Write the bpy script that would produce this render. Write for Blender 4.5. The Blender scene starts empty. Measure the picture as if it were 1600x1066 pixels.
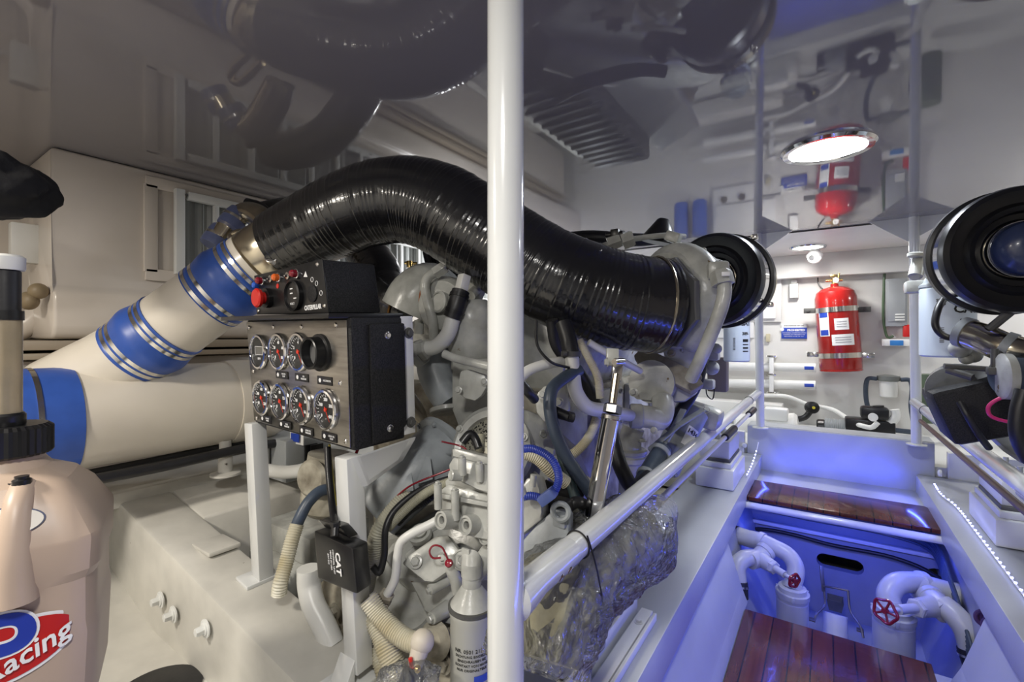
import bpy, bmesh, math, random
from mathutils import Vector as V, Matrix
random.seed(7)
pi = math.pi; sin = math.sin; cos = math.cos
C = bpy.context.scene.collection
sc = bpy.context.scene

# ------------------------------------------------------------------ camera, world, exposure
YAW = math.radians(34.1); F = 727.0
cam_d = bpy.data.cameras.new('camera'); cam = bpy.data.objects.new('camera', cam_d); C.objects.link(cam)
cam_d.sensor_width = 36; cam_d.lens = 36*F/1600; cam_d.clip_start = .02
cam_d.shift_y = 8/1600*-1
cam.rotation_euler = (pi/2, 0, YAW); sc.camera = cam
w = bpy.data.worlds.new('world'); sc.world = w; w.use_nodes = True
w.node_tree.nodes['Background'].inputs[0].default_value = (.55, .6, .7, 1)
w.node_tree.nodes['Background'].inputs[1].default_value = .05
sc.view_settings.view_transform = 'Standard'; sc.view_settings.look = 'None'
sc.view_settings.exposure = 0.30; sc.view_settings.gamma = 1; sc.view_settings.use_curve_mapping = False

def light(name, kind, loc, power, color, size=.3, size_y=None, rot=(0,0,0), spread=None):
    d = bpy.data.lights.new(name, kind); d.energy = power; d.color = color
    if kind == 'AREA':
        d.shape = 'RECTANGLE' if size_y else 'DISK'; d.size = size
        if size_y: d.size_y = size_y
        if spread: d.spread = spread
    else: d.shadow_soft_size = size
    o = bpy.data.objects.new(name, d); o.location = loc; o.rotation_euler = rot; C.objects.link(o); return o
CEIL = .72
WARM = (1, .93, .82); COOL = (.86, .92, 1); BLUE = (.05, .09, 1)
light('lamp_over_walkway', 'AREA', (0, 2.15, CEIL-.02), 8.5, COOL, .26)
light('lamp_over_walkway_behind', 'AREA', (-.1, -.35, CEIL-.02), 19, (1,.97,.92), .26)
light('lamp_over_left_bay', 'AREA', (-1.45, -.75, CEIL-.02), 33, WARM, .26)
light('lamp_far_compartment', 'AREA', (-.13, 4.45, .66), 9, (1,.98,.95), .2)
light('lamp_far_compartment_side', 'AREA', (1.5, 4.45, .66), 7, (1,.98,.95), .2)
light('lamp_behind_engine', 'POINT', (-2.05, 2.75, .5), 20, (.97,.98,1), .05)
light('lamp_right_bay', 'AREA', (1.6, 2.6, CEIL-.02), 8.5, COOL, .26)
light('added_fill_left_bay_forward', 'AREA', (-1.55, 3.45, CEIL-.03), 12, COOL, .2)  # unseen fill light added over the forward left bay, no fixture
# blue LED strips along the walkway coamings and under the step
light('led_strip_left', 'AREA', (-.362, 2.1, -.86), 5, BLUE, .014, 3.0, (0, math.radians(-84), 0))
light('led_strip_right', 'AREA', (.43, 2.1, -.86), 9, BLUE, .014, 3.0, (0, math.radians(84), 0))
light('led_strip_step', 'AREA', (.05, 2.99, -1.005), 2.6, BLUE, .78, .014, (math.radians(12), 0, 0))
light('led_strip_bulkhead', 'AREA', (.02, 3.60, -.90), .9, BLUE, .78, .012, (math.radians(150), 0, 0))

# ------------------------------------------------------------------ geometry helpers
CR = V((cos(YAW), sin(YAW), 0)); CD = V((-sin(YAW), cos(YAW), 0)); CU = V((0, 0, 1))
def ray(px, py): return CD + CR*((px-800)/F) + CU*((525-py)/F)
def W(px, py, d=None, x=None, y=None, z=None):
    r = ray(px, py)
    if x is not None: d = x/r.x
    elif y is not None: d = y/r.y
    elif z is not None: d = z/r.z
    return r*d
def WPl(px, py, p, n):
    r = ray(px, py); return r*(p.dot(n)/r.dot(n))
def basis(ax):
    ax = V(ax).normalized()
    u = ax.orthogonal().normalized() if abs(ax.z) > .999 else V((0,0,1)).cross(ax).normalized()
    return u, ax.cross(u).normalized(), ax

def catmull(pts, n):
    if len(pts) < 3: return [pts[0].lerp(pts[-1], i/n) for i in range(n+1)]
    P = [pts[0]*2-pts[1]] + list(pts) + [pts[-1]*2-pts[-2]]
    L = len(pts)-1; out = []
    for i in range(n+1):
        t = i/n*L; k = min(int(t), L-1); t -= k
        a, b, c, d = P[k:k+4]
        ta = 0; tb = max((b-a).length, 1e-4)**.5; tc = tb+max((c-b).length, 1e-4)**.5; td = tc+max((d-c).length, 1e-4)**.5
        s = tb+(tc-tb)*t
        A1 = a*((tb-s)/(tb-ta))+b*((s-ta)/(tb-ta)); A2 = b*((tc-s)/(tc-tb))+c*((s-tb)/(tc-tb)); A3 = c*((td-s)/(td-tc))+d*((s-tc)/(td-tc))
        B1 = A1*((tc-s)/(tc-ta))+A2*((s-ta)/(tc-ta)); B2 = A2*((td-s)/(td-tb))+A3*((s-tb)/(td-tb))
        out.append(B1*((tc-s)/(tc-tb))+B2*((s-tb)/(tc-tb)))
    # resample by arc length
    cum = [0]
    for i in range(n): cum.append(cum[-1]+(out[i+1]-out[i]).length)
    res = []; j = 0
    for i in range(n+1):
        s = cum[-1]*i/n
        while j < n-1 and cum[j+1] < s: j += 1
        dl = cum[j+1]-cum[j]
        res.append(out[j].lerp(out[j+1], (s-cum[j])/dl if dl > 0 else 0))
    return res
def at(pts, t, n=80):
    p = catmull([V(q) for q in pts], n); i = min(int(t*n), n-1)
    return p[i], (p[i+1]-p[i]).normalized()

class M:
    def __init__(s): s.bm = bmesh.new()
    def box(s, c, size, R=None, bev=.003, seg=2):
        r = bmesh.ops.create_cube(s.bm, size=1)
        m = Matrix.Translation(V(c)) @ (R.to_4x4() if R else Matrix()) @ Matrix.Diagonal((*size, 1))
        bmesh.ops.transform(s.bm, matrix=m, verts=r['verts'])
        if bev:
            es = {e for v in r['verts'] for e in v.link_edges}
            bmesh.ops.bevel(s.bm, geom=list(es), offset=min(bev, min(size)*.45), segments=seg, profile=.5, affect='EDGES')
        return s
    def bar(s, p0, p1, w_, h_, up=(0,0,1), bev=.003):
        p0 = V(p0); p1 = V(p1); ax = (p1-p0); L = ax.length; ax.normalize(); up = V(up)
        sx = ax.cross(up).normalized(); uy = sx.cross(ax).normalized()
        return s.box((p0+p1)/2, (w_, h_, L), Matrix((sx, uy, ax)).transposed(), bev)
    def prism(s, pts, ext, bev=.0):
        vs = [s.bm.verts.new(V(p)) for p in pts]; ws = [s.bm.verts.new(V(p)+V(ext)) for p in pts]
        n = len(pts); fs = [s.bm.faces.new(vs), s.bm.faces.new(ws[::-1])]
        for i in range(n): fs.append(s.bm.faces.new((vs[(i+1)%n], vs[i], ws[i], ws[(i+1)%n])))
        if bev: bmesh.ops.bevel(s.bm, geom=list({e for f in fs for e in f.edges}), offset=bev, segments=2, profile=.5, affect='EDGES')
        return s
    def rings(s, rings, cap=True, closed=False):
        R = [[s.bm.verts.new(p) for p in r] for r in rings]; n = len(R[0])
        for a, b in zip(R, R[1:]+([R[0]] if closed else [])):
            for i in range(n): s.bm.faces.new((a[i], a[(i+1)%n], b[(i+1)%n], b[i]))
        if cap and not closed:
            s.bm.faces.new(R[0][::-1]); s.bm.faces.new(R[-1])
        return s
    def lathe(s, prof, o, ax, seg=32, sx=1, closed=False):
        """prof: (radius, height along ax) pairs from origin o"""
        u, v, a = basis(ax); o = V(o)
        rr = [[o+a*h+(u*cos(2*pi*i/seg)*sx+v*sin(2*pi*i/seg))*max(r, 1e-5) for i in range(seg)] for r, h in prof]
        return s.rings(rr, True, closed)
    def cyl(s, p0, p1, r0, r1=None, seg=24, ch=0):
        p0 = V(p0); p1 = V(p1); L = (p1-p0).length; r1 = r0 if r1 is None else r1
        pr = [(r0-ch, 0), (r0, ch), (r1, L-ch), (r1-ch, L)] if ch else [(r0, 0), (r1, L)]
        return s.lathe(pr, p0, p1-p0, seg)
    def hexa(s, c, ax, r, h, ch=.15):
        u, v, a = basis(ax); c = V(c)
        rr = [[c+a*hh+(u*cos(pi/3*i+.3)+v*sin(pi/3*i+.3))*q for i in range(6)] for q, hh in ((r, 0), (r, h*.8), (r*(1-ch), h))]
        return s.rings(rr)
    def bolt(s, c, ax, r, h=None):
        h = h or r*.9; a = V(ax).normalized()
        s.lathe([(r*1.45, 0), (r*1.45, h*.2), (r*1.35, h*.25)], c, ax, 16)
        return s.hexa(V(c)+a*h*.2, ax, r, h)
    def tube(s, pts, r, seg=16, n=None, ridge=None, cap=True, rfun=None, kink=0, flat=None):
        pts = [V(p) for p in pts]; L = sum((b-a).length for a, b in zip(pts, pts[1:]))
        if n is None: n = max(8*(len(pts)-1), 2) if len(pts) > 2 else 1
        if ridge: n = max(n, int(L/ridge[0]*4))
        path = catmull(pts, n); out = []; u = None
        for i, p in enumerate(path):
            t = (path[min(i+1, n)]-path[max(i-1, 0)]).normalized()
            if u is None: u, v, _ = basis(t)
            u = (u-t*u.dot(t)).normalized(); v = t.cross(u)
            f = i/n
            rr = r(f) if callable(r) else r
            if ridge: rr *= 1+ridge[1]*cos(2*pi*i/4.0)
            out.append([p+(u*cos(2*pi*k/seg)+v*sin(2*pi*k/seg))*(rr*(rfun(f, k/seg) if rfun else 1)) for k in range(seg)])
        return s.rings(out, cap)
    def torus(s, c, ax, R, r, seg=32, k=8, flat=1):
        pr = [(R+r*cos(2*pi*j/k), flat*r*sin(2*pi*j/k)) for j in range(k)]
        return s.lathe(pr, c, ax, seg, closed=True)
    def band(s, c, ax, r, w_, t=.0015, seg=32):
        return s.lathe([(r, -w_/2), (r+t, -w_/2), (r+t, w_/2), (r, w_/2)], c, ax, seg, closed=True)
    def ball(s, c, r, sc_=(1,1,1), seg=20):
        q = bmesh.ops.create_uvsphere(s.bm, u_segments=seg, v_segments=seg//2, radius=r)
        bmesh.ops.transform(s.bm, matrix=Matrix.Translation(V(c)) @ Matrix.Diagonal((*sc_, 1)), verts=q['verts']); return s
    def jitter(s, a):
        for v in s.bm.verts: v.co += V((random.uniform(-a, a), random.uniform(-a, a), random.uniform(-a, a)))
        return s

WL = {}
def reg(o, loc): WL[o.name] = V(loc)
def obj(name, m, mt, parent=None, label=None, sharp=32, **props):
    bm = m.bm if isinstance(m, M) else m
    bmesh.ops.recalc_face_normals(bm, faces=bm.faces)
    me = bpy.data.meshes.new(name); 
    xs = [v.co for v in bm.verts]
    c = V([(min(v[i] for v in xs)+max(v[i] for v in xs))/2 for i in range(3)])
    base = WL[parent.name] if parent else V((0,0,0))
    if props.get('origin') is not None: c = V(props.pop('origin'))
    bmesh.ops.translate(bm, vec=-c, verts=bm.verts)
    bm.to_mesh(me); bm.free()
    me.polygons.foreach_set('use_smooth', [True]*len(me.polygons))
    me.set_sharp_from_angle(angle=math.radians(sharp))
    o = bpy.data.objects.new(name, me); C.objects.link(o)
    o.location = c-base
    if parent: o.parent = parent
    me.materials.append(mt)
    reg(o, c)
    if label: o['label'] = label
    for k, v in props.items():
        if v: o[k] = v
    return o
def thing(name, label, cat, loc, group=None):
    o = bpy.data.objects.new(name, None); o.empty_display_size = .05; C.objects.link(o)
    o.location = loc; o['label'] = label; o['category'] = cat
    if group: o['group'] = group
    reg(o, loc); return o
def one(name, label, cat, m, mt, group=None, **k):
    o = obj(name, m, mt, None, label, **k); o['category'] = cat
    if group: o['group'] = group
    return o
def struct(name, m, mt, parent=None, **k):
    o = obj(name, m, mt, parent, **k)
    if not parent: o['kind'] = 'structure'
    return o
_fc = {}
def text_bm(body, size, align='CENTER', bold=0.0, shear=0, ext=.0004, res=2):
    cu = bpy.data.curves.new('t', 'FONT'); cu.body = body; cu.size = size; cu.align_x = align; cu.align_y = 'CENTER'
    cu.offset = bold; cu.shear = shear; cu.extrude = ext; cu.resolution_u = res
    o = bpy.data.objects.new('t', cu); C.objects.link(o)
    dg = bpy.context.evaluated_depsgraph_get(); dg.update()
    me = bpy.data.meshes.new_from_object(o.evaluated_get(dg)); bm = bmesh.new(); bm.from_mesh(me)
    bpy.data.objects.remove(o); bpy.data.curves.remove(cu); bpy.data.meshes.remove(me); return bm
def text(name, body, o, xd, ud, size, mt, parent, off=.0008, sx=1, **k):
    bm = text_bm(body, size, **k); xd = V(xd).normalized(); ud = V(ud); ud = (ud-xd*ud.dot(xd)).normalized(); n = xd.cross(ud)
    for v in bm.verts: v.co = V(o)+xd*v.co.x*sx+ud*v.co.y+n*(v.co.z+off)
    return obj(name, bm, mt, parent)
def text_cyl(name, body, o, ax, front, r, size, mt, parent, off=.0006, **k):
    """lettering wrapped on a cylinder of radius r round axis ax through o, centred on direction front"""
    bm = text_bm(body, size, **k); ax = V(ax).normalized(); f = V(front); f = (f-ax*f.dot(ax)).normalized(); sx = ax.cross(f)
    bmesh.ops.subdivide_edges(bm, edges=[e for e in bm.edges if e.calc_length() > r*.15], cuts=2)
    for v in bm.verts:
        a = v.co.x/r; v.co = V(o)+ax*v.co.y+(f*cos(a)+sx*sin(a))*(r+off+v.co.z)
    return obj(name, bm, mt, parent)
def patch_cyl(m, o, ax, front, r, w_, h_, off=.0004, seg=10, u0=0, v0=0, t=.0006):
    ax = V(ax).normalized(); f = V(front); f = (f-ax*f.dot(ax)).normalized(); sx = ax.cross(f); o = V(o)
    rr = []
    for i in range(seg+1):
        a = (u0-w_/2+w_*i/seg)/r; d = f*cos(a)+sx*sin(a)
        rr.append([o+ax*(v0-h_/2)+d*(r+off), o+ax*(v0-h_/2)+d*(r+off+t), o+ax*(v0+h_/2)+d*(r+off+t), o+ax*(v0+h_/2)+d*(r+off)])
    return m.rings(rr)

# ------------------------------------------------------------------ materials
def mat(name, col, rough=.4, metal=0, noise=0, nscale=6, col2=None, bump=0, bscale=60, coat=0, ior=1.5, alpha=1, emit=None, es=0, trans=0, stretch=None, spots=None, aniso=0):
    m = bpy.data.materials.new(name); m.use_nodes = True; nt = m.node_tree; b = nt.nodes['Principled BSDF']
    def S(k, v): b.inputs[k].default_value = v
    S('Base Color', (*col, 1)); S('Roughness', rough); S('Metallic', metal); S('IOR', ior); S('Coat Weight', coat); S('Coat Roughness', .06)
    S('Alpha', alpha); S('Transmission Weight', trans)
    if emit: S('Emission Color', (*emit, 1)); S('Emission Strength', es)
    tc = nt.nodes.new('ShaderNodeTexCoord'); src = tc.outputs['Object']
    if stretch:
        mp = nt.nodes.new('ShaderNodeMapping'); mp.inputs['Scale'].default_value = stretch; nt.links.new(src, mp.inputs[0]); src = mp.outputs[0]
    cur = None
    if noise:
        n = nt.nodes.new('ShaderNodeTexNoise'); n.inputs['Scale'].default_value = nscale; n.inputs['Detail'].default_value = 6; nt.links.new(src, n.inputs[0])
        r = nt.nodes.new('ShaderNodeValToRGB'); r.color_ramp.elements[0].position = .35; r.color_ramp.elements[1].position = .7
        c2 = col2 or tuple(c*(1-noise) for c in col)
        r.color_ramp.elements[0].color = (*col, 1); r.color_ramp.elements[1].color = (*c2, 1)
        nt.links.new(n.outputs[0], r.inputs[0]); cur = r.outputs[0]
    if spots:
        n = nt.nodes.new('ShaderNodeTexNoise'); n.inputs['Scale'].default_value = spots[1]; n.inputs['Detail'].default_value = 3; nt.links.new(tc.outputs['Object'], n.inputs[0])
        r = nt.nodes.new('ShaderNodeValToRGB'); r.color_ramp.elements[0].position = spots[2]; r.color_ramp.elements[1].position = spots[2]+.02
        r.color_ramp.elements[0].color = (0,0,0,1); r.color_ramp.elements[1].color = (1,1,1,1); nt.links.new(n.outputs[0], r.inputs[0])
        mx = nt.nodes.new('ShaderNodeMix'); mx.data_type = 'RGBA'; nt.links.new(r.outputs[0], mx.inputs[0])
        if cur: nt.links.new(cur, mx.inputs[6])
        else: mx.inputs[6].default_value = (*col, 1)
        mx.inputs[7].default_value = (*spots[0], 1); cur = mx.outputs[2]
    if cur: nt.links.new(cur, b.inputs['Base Color'])
    if bump:
        n = nt.nodes.new('ShaderNodeTexNoise'); n.inputs['Scale'].default_value = bscale; n.inputs['Detail'].default_value = 3; nt.links.new(src, n.inputs[0])
        bp = nt.nodes.new('ShaderNodeBump'); bp.inputs['Strength'].default_value = bump; bp.inputs['Distance'].default_value = .004
        nt.links.new(n.outputs[0], bp.inputs['Height']); nt.links.new(bp.outputs[0], b.inputs['Normal'])
    return m
CEILM = mat('polished_gelcoat', (.215,.205,.215), .035, ior=1.8, noise=.06, nscale=2)
CREAM = mat('cream_gelcoat', (.66,.60,.53), .28, noise=.1, nscale=3, bump=.03, bscale=14, coat=.3)
WHITEW = mat('white_wall_paint', (.74,.73,.70), .4, noise=.06, nscale=4)
ENAMEL = mat('white_enamel', (.68,.69,.68), .16, noise=.04, nscale=8, coat=.5, spots=((.05,.05,.05), 45, .765))
PAINT = mat('white_paint', (.74,.75,.73), .35, noise=.06, nscale=7, bump=.08, bscale=40)
BED = mat('bed_paint', (.68,.66,.60), .42, noise=.28, nscale=5, bump=.12, bscale=25, spots=((.25,.22,.17), 30, .77))
ENG = mat('engine_paint', (.50,.505,.47), .27, noise=.34, nscale=16, bump=.2, bscale=60, spots=((.16,.11,.06), 28, .72))
ENG2 = mat('engine_paint_grey', (.36,.39,.41), .4, noise=.35, nscale=14, bump=.15, bscale=80)
ENGD = None
GRIME_SHADE = mat('grimy_and_gap_shade_paint', (.44,.41,.33), .5, noise=.5, nscale=14, col2=(.12,.10,.07), bump=.2, bscale=60)  # real grime on small castings; on block, housing and pan, shade painted in
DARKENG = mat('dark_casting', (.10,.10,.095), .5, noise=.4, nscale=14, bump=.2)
FRP = mat('fibreglass_pipe', (.74,.68,.58), .3, noise=.1, nscale=4, bump=.05, bscale=20, coat=.2, spots=((.3,.25,.18), 30, .77))
BLUES = mat('blue_silicone', (.035,.10,.42), .38, noise=.15, nscale=20)
STEEL = mat('polished_steel', (.72,.70,.66), .16, 1, noise=.1, nscale=20)
CHROME = mat('chrome', (.75,.75,.76), .08, 1)
BRUSH = mat('brushed_steel_panel', (.42,.40,.37), .3, 1, noise=.3, nscale=10, stretch=(1,1,8))
BRONZE = mat('warm_steel', (.62,.55,.42), .2, 1, noise=.2, nscale=20)
WRAP = mat('black_wrapped_hose', (.012,.012,.013), .2, noise=.3, nscale=30, bump=.25, bscale=50, coat=.5)
RUB = mat('black_rubber', (.016,.016,.018), .42, noise=.3, nscale=30, bump=.1)
BLKP = mat('black_plastic', (.010,.010,.011), .33, noise=.2, nscale=30)
BLKBOX = mat('black_textured_box', (.009,.009,.010), .5, ior=1.3, bump=.35, bscale=400, noise=.3, nscale=300, col2=(.03,.03,.032))
BLUEG = mat('blue_grey_hose', (.055,.075,.11), .4, noise=.25, nscale=30, bump=.1)
CLOTH = mat('black_cloth', (.012,.012,.014), .9, bump=.4, bscale=60)
LOOM = mat('cream_corrugated_loom', (.62,.60,.50), .45, noise=.2, nscale=12, col2=(.42,.36,.22))
BHOSE = mat('blue_hose', (.03,.06,.40), .4, noise=.2, nscale=40)
BWH = mat('pale_grey_plastic', (.66,.66,.63), .35)
BILGE = mat('bilge_grey_paint', (.34,.36,.42), .38, noise=.12, nscale=7, bump=.08, bscale=40)
GIRD = mat('girder_grey_white_paint', (.46,.48,.51), .36, noise=.08, nscale=5, bump=.06, bscale=40)
PVC = mat('white_pvc_fittings', (.52,.53,.54), .32, noise=.08, nscale=12)
OFFW = mat('off_white_pvc', (.80,.80,.77), .3, noise=.06, nscale=10)
WHITE = mat('white_plastic', (.85,.85,.83), .3)
JUG = mat('milky_polyethylene', (.47,.36,.28), .42, noise=.08, nscale=5, bump=.06, bscale=30)
CLEAR = mat('clear_vinyl_tube', (.42,.35,.24), .18, trans=.35, noise=.2, nscale=20)
REDP = mat('red_paint', (.36,.010,.008), .22, coat=.5, noise=.1, nscale=8)
RED = mat('red_plastic', (.60,.02,.015), .3)
DRED = mat('dark_red_enamel', (.22,.008,.02), .25, coat=.4)
ORG = mat('orange_lens', (.75,.14,.02), .2, coat=.5)
BRASS = mat('brass', (.72,.52,.20), .25, 1)
WRITE = mat('white_print', (.82,.82,.82), .5)
BLKT = mat('black_print', (.012,.012,.012), .5)
BLUEP = mat('blue_print', (.02,.06,.42), .4)
GLASS = mat('gauge_glass', (1,1,1), .02, trans=1, ior=1.3)
LAMPM = mat('lamp_diffuser', (1,1,1), .4, emit=(.93,.96,1), es=14)
LAMPF = mat('lamp_diffuser_far', (1,1,1), .4, emit=(1,.98,.95), es=6)
LEDM = mat('blue_led', (.3,.3,1), .4, emit=(.32,.36,1), es=9)
GALV = mat('grey_breaker_box', (.42,.44,.45), .4, .3, noise=.1)
TUBG = mat('pale_cool_filter_paint', (.62,.70,.78), .28, coat=.3)
MAG = mat('magenta_cable', (.6,.03,.18), .4)
FOLI = mat('olive_insulation', (.20,.18,.09), .8, noise=.5, nscale=14, col2=(.42,.40,.28), bump=.6, bscale=25)
TAPE = mat('blue_masking_tape', (.03,.20,.55), .5)
YEL = mat('yellow_plastic', (.65,.55,.05), .4)
GRN = mat('green_hose', (.10,.16,.09), .5)

def wood():
    m = bpy.data.materials.new('varnished_mahogany_planks'); m.use_nodes = True; nt = m.node_tree; b = nt.nodes['Principled BSDF']; N = nt.nodes.new; L = nt.links.new
    tc = N('ShaderNodeTexCoord'); sp = N('ShaderNodeSeparateXYZ'); L(tc.outputs['Object'], sp.inputs[0])
    def math_(op, a, bb):
        q = N('ShaderNodeMath'); q.operation = op
        for i, v in enumerate((a, bb)):
            if hasattr(v, 'links'): L(v, q.inputs[i])
            else: q.inputs[i].default_value = v
        return q.outputs[0]
    x = math_('MULTIPLY', math_('ADD', sp.outputs[0], 10), 1/.072); fr = math_('FRACT', x, 0); fl = math_('FLOOR', x, 0)
    seam = math_('LESS_THAN', fr, .07)
    mp = N('ShaderNodeMapping'); mp.inputs['Scale'].default_value = (40, 2.5, 40); L(tc.outputs['Object'], mp.inputs[0])
    no = N('ShaderNodeTexNoise'); no.inputs['Scale'].default_value = 1.5; no.inputs['Detail'].default_value = 8; L(mp.outputs[0], no.inputs[0])
    wn = N('ShaderNodeTexWhiteNoise'); wn.noise_dimensions = '1D'; L(fl, wn.inputs['W'])
    mixv = math_('ADD', math_('MULTIPLY', no.outputs[0], .7), math_('MULTIPLY', wn.outputs[0], .35))
    r = N('ShaderNodeValToRGB'); r.color_ramp.elements[0].color = (.035,.008,.004,1); r.color_ramp.elements[1].color = (.14,.038,.017,1); r.color_ramp.elements[0].position = .2; r.color_ramp.elements[1].position = .8
    L(mixv, r.inputs[0]); mx = N('ShaderNodeMix'); mx.data_type = 'RGBA'; L(seam, mx.inputs[0]); L(r.outputs[0], mx.inputs[6]); mx.inputs[7].default_value = (.006,.005,.005,1)
    L(mx.outputs[2], b.inputs['Base Color']); b.inputs['Roughness'].default_value = .2; b.inputs['IOR'].default_value = 1.35; b.inputs['Coat Weight'].default_value = .2; b.inputs['Coat Roughness'].default_value = .07
    n2 = N('ShaderNodeTexNoise'); n2.inputs['Scale'].default_value = 18; L(tc.outputs['Object'], n2.inputs[0]); bp = N('ShaderNodeBump'); bp.inputs['Strength'].default_value = .12; bp.inputs['Distance'].default_value = .01
    L(n2.outputs[0], bp.inputs['Height']); L(bp.outputs[0], b.inputs['Coat Normal']); return m
WOOD = wood()
def film():
    m = bpy.data.materials.new('clear_plastic_film'); m.use_nodes = True; nt = m.node_tree; N = nt.nodes.new; L = nt.links.new
    nt.nodes.remove(nt.nodes['Principled BSDF']); out = nt.nodes['Material Output']
    tr = N('ShaderNodeBsdfTransparent'); tr.inputs[0].default_value = (.93,.94,.95,1); g = N('ShaderNodeBsdfGlossy'); g.inputs['Roughness'].default_value = .12
    df = N('ShaderNodeBsdfDiffuse'); df.inputs[0].default_value = (.7,.72,.75,1)
    lw = N('ShaderNodeLayerWeight'); lw.inputs[0].default_value = .35
    tc = N('ShaderNodeTexCoord'); n = N('ShaderNodeTexNoise'); n.inputs['Scale'].default_value = 22; n.inputs['Detail'].default_value = 4; n.inputs['Distortion'].default_value = 1.5; L(tc.outputs['Object'], n.inputs[0])
    bp = N('ShaderNodeBump'); bp.inputs['Strength'].default_value = 1; bp.inputs['Distance'].default_value = .02; L(n.outputs[0], bp.inputs['Height'])
    for q in (g, lw, df): L(bp.outputs[0], q.inputs['Normal'])
    m1 = N('ShaderNodeMixShader'); m1.inputs[0].default_value = .10; L(tr.outputs[0], m1.inputs[1]); L(df.outputs[0], m1.inputs[2])
    m2 = N('ShaderNodeMixShader'); L(lw.outputs['Fresnel'], m2.inputs[0]); L(m1.outputs[0], m2.inputs[1]); L(g.outputs[0], m2.inputs[2]); L(m2.outputs[0], out.inputs[0]); return m
FILM = film()
# ------------------------------------------------------------------ the room
XL, XR = -2.43, 2.50
struct('ceiling', M().box((0, 1.03, CEIL+.03), (6.4, 5.46, .06), bev=0), CEILM)
struct('ceiling_far', M().box((0, 4.52, CEIL+.03), (6.4, 1.5, .06), bev=0), WHITEW)
struct('trim_1', M().box((0, 3.765, CEIL-.003), (6.2, .012, .006), bev=0), BLKP)
struct('wall_back', M().box((0, -1.75, -.3), (6.4, .1, 2.2), bev=0), WHITEW)
struct('wall_right', M().box((2.55, 1.6, -.3), (.1, 6.8, 2.2), bev=0), CREAM)
struct('wall_left', M().box((-3.0, 1.6, -.3), (.1, 6.8, 2.2), bev=0), CREAM)
struct('wall_far', M().box((0, 5.05, -.3), (6.4, .1, 2.2), bev=0), WHITEW)
struct('trim_2', M().box((0, 4.93, .62), (6.2, .14, .20), bev=.004), WHITEW)
struct('floor', M().box((0, 1.6, -1.72), (6.4, 6.8, .1), bev=0), BILGE)
# moulded liner box on the left with rounded corners and a low crease
pr = [(-2.43, CEIL-.002), (-2.43, .19), (-2.405, .165), (-2.40, .14), (-2.40, .03), (-2.415, 0), (-2.44, -.012), (-2.94, -.012), (-2.94, CEIL-.002)]
m = M(); m.prism([(x, .48, z) for x, z in pr], (0, 4.5, 0), bev=.012); struct('wall_liner', m, CREAM, sharp=50)
m = M(); m.box((-2.62, 2.3, -.035), (.5, 4.4, .035)); m.box((-2.60, 2.3, -.075), (.5, 4.4, .022)); struct('trim_3', m, mat('brown_trim', (.30,.25,.19), .4))
m = M(); m.box((-2.66, 2.0, -.34), (.5, 5.2, .5), bev=.02); struct('wall_lower_left', m, CREAM)
m = M(); m.box((-2.55, 1.4, -.62), (.7, 5.2, .06), bev=.01); struct('floor_side_deck', m, BED)
# left foreground floor
m = M(); m.prism([(-2.9, -.6, -1.02), (-.75, -.6, -1.02), (-.75, .64, -1.02), (-1.9, .64, -.99), (-2.3, .64, -.9), (-2.9, .64, -.75)], (0, 0, -.05)); struct('floor_left', m, BED)
m = M(); m.box((-1.25, .35, -1.012), (.5, .4, .012), bev=.003); struct('trim_4', m, PAINT)

# engine bed: transverse beam sloping inboard, fore-and-aft beam, centre girders
def bz(x): return -.634-.161*(x+2.176)
m = M()
m.prism([(-2.9, .62, bz(-2.9)), (-.46, .62, bz(-.46)), (-.46, .62, -1.2), (-2.9, .62, -1.2)], (0, .17, 0), bev=.012)
bed = struct('wall_engine_bed', m, BED, sharp=40)
m = M(); m.prism([(-2.9, .79, bz(-2.9)), (-1.92, .79, bz(-1.92)), (-1.92, .79, -1.1), (-2.9, .79, -1.1)], (0, 3, 0), bev=.01); struct('wall_outer_girder', m, BED, sharp=40)
m = M(); m.box((-1.2, 2.4, -1.25), (1.5, 3.3, .06), bev=0); struct('floor_engine_pan', m, GRIME_SHADE)  # darker paint stands in for the shade below the engine
# rounded hole lip pads on the beam
one('mounting_pad', 'square white painted pad glassed onto the left end of the engine bed beam', 'pad', M().box(W(338,852,z=-.705)+V((0,0,.0)), (.13,.10,.016), bev=.006), BED)
for k, (px, py) in enumerate([(252,937), (272,960), (322,982)]):
    c = W(px, py, y=.612)
    one('hex_bolt', ['white painted hex bolt in the face of the engine bed, leftmost of three', 'white painted hex bolt in the face of the engine bed, middle of three', 'white painted hex bolt in the face of the engine bed, rightmost of three'][k], 'bolt', M().lathe([(.026,0),(.026,.004),(.02,.005)], c, (0,-1,0), 20).bolt(c-V((0,.004,0)), (0,-1,0), .013, .02), PAINT, 'bolts in the engine bed face')

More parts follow.
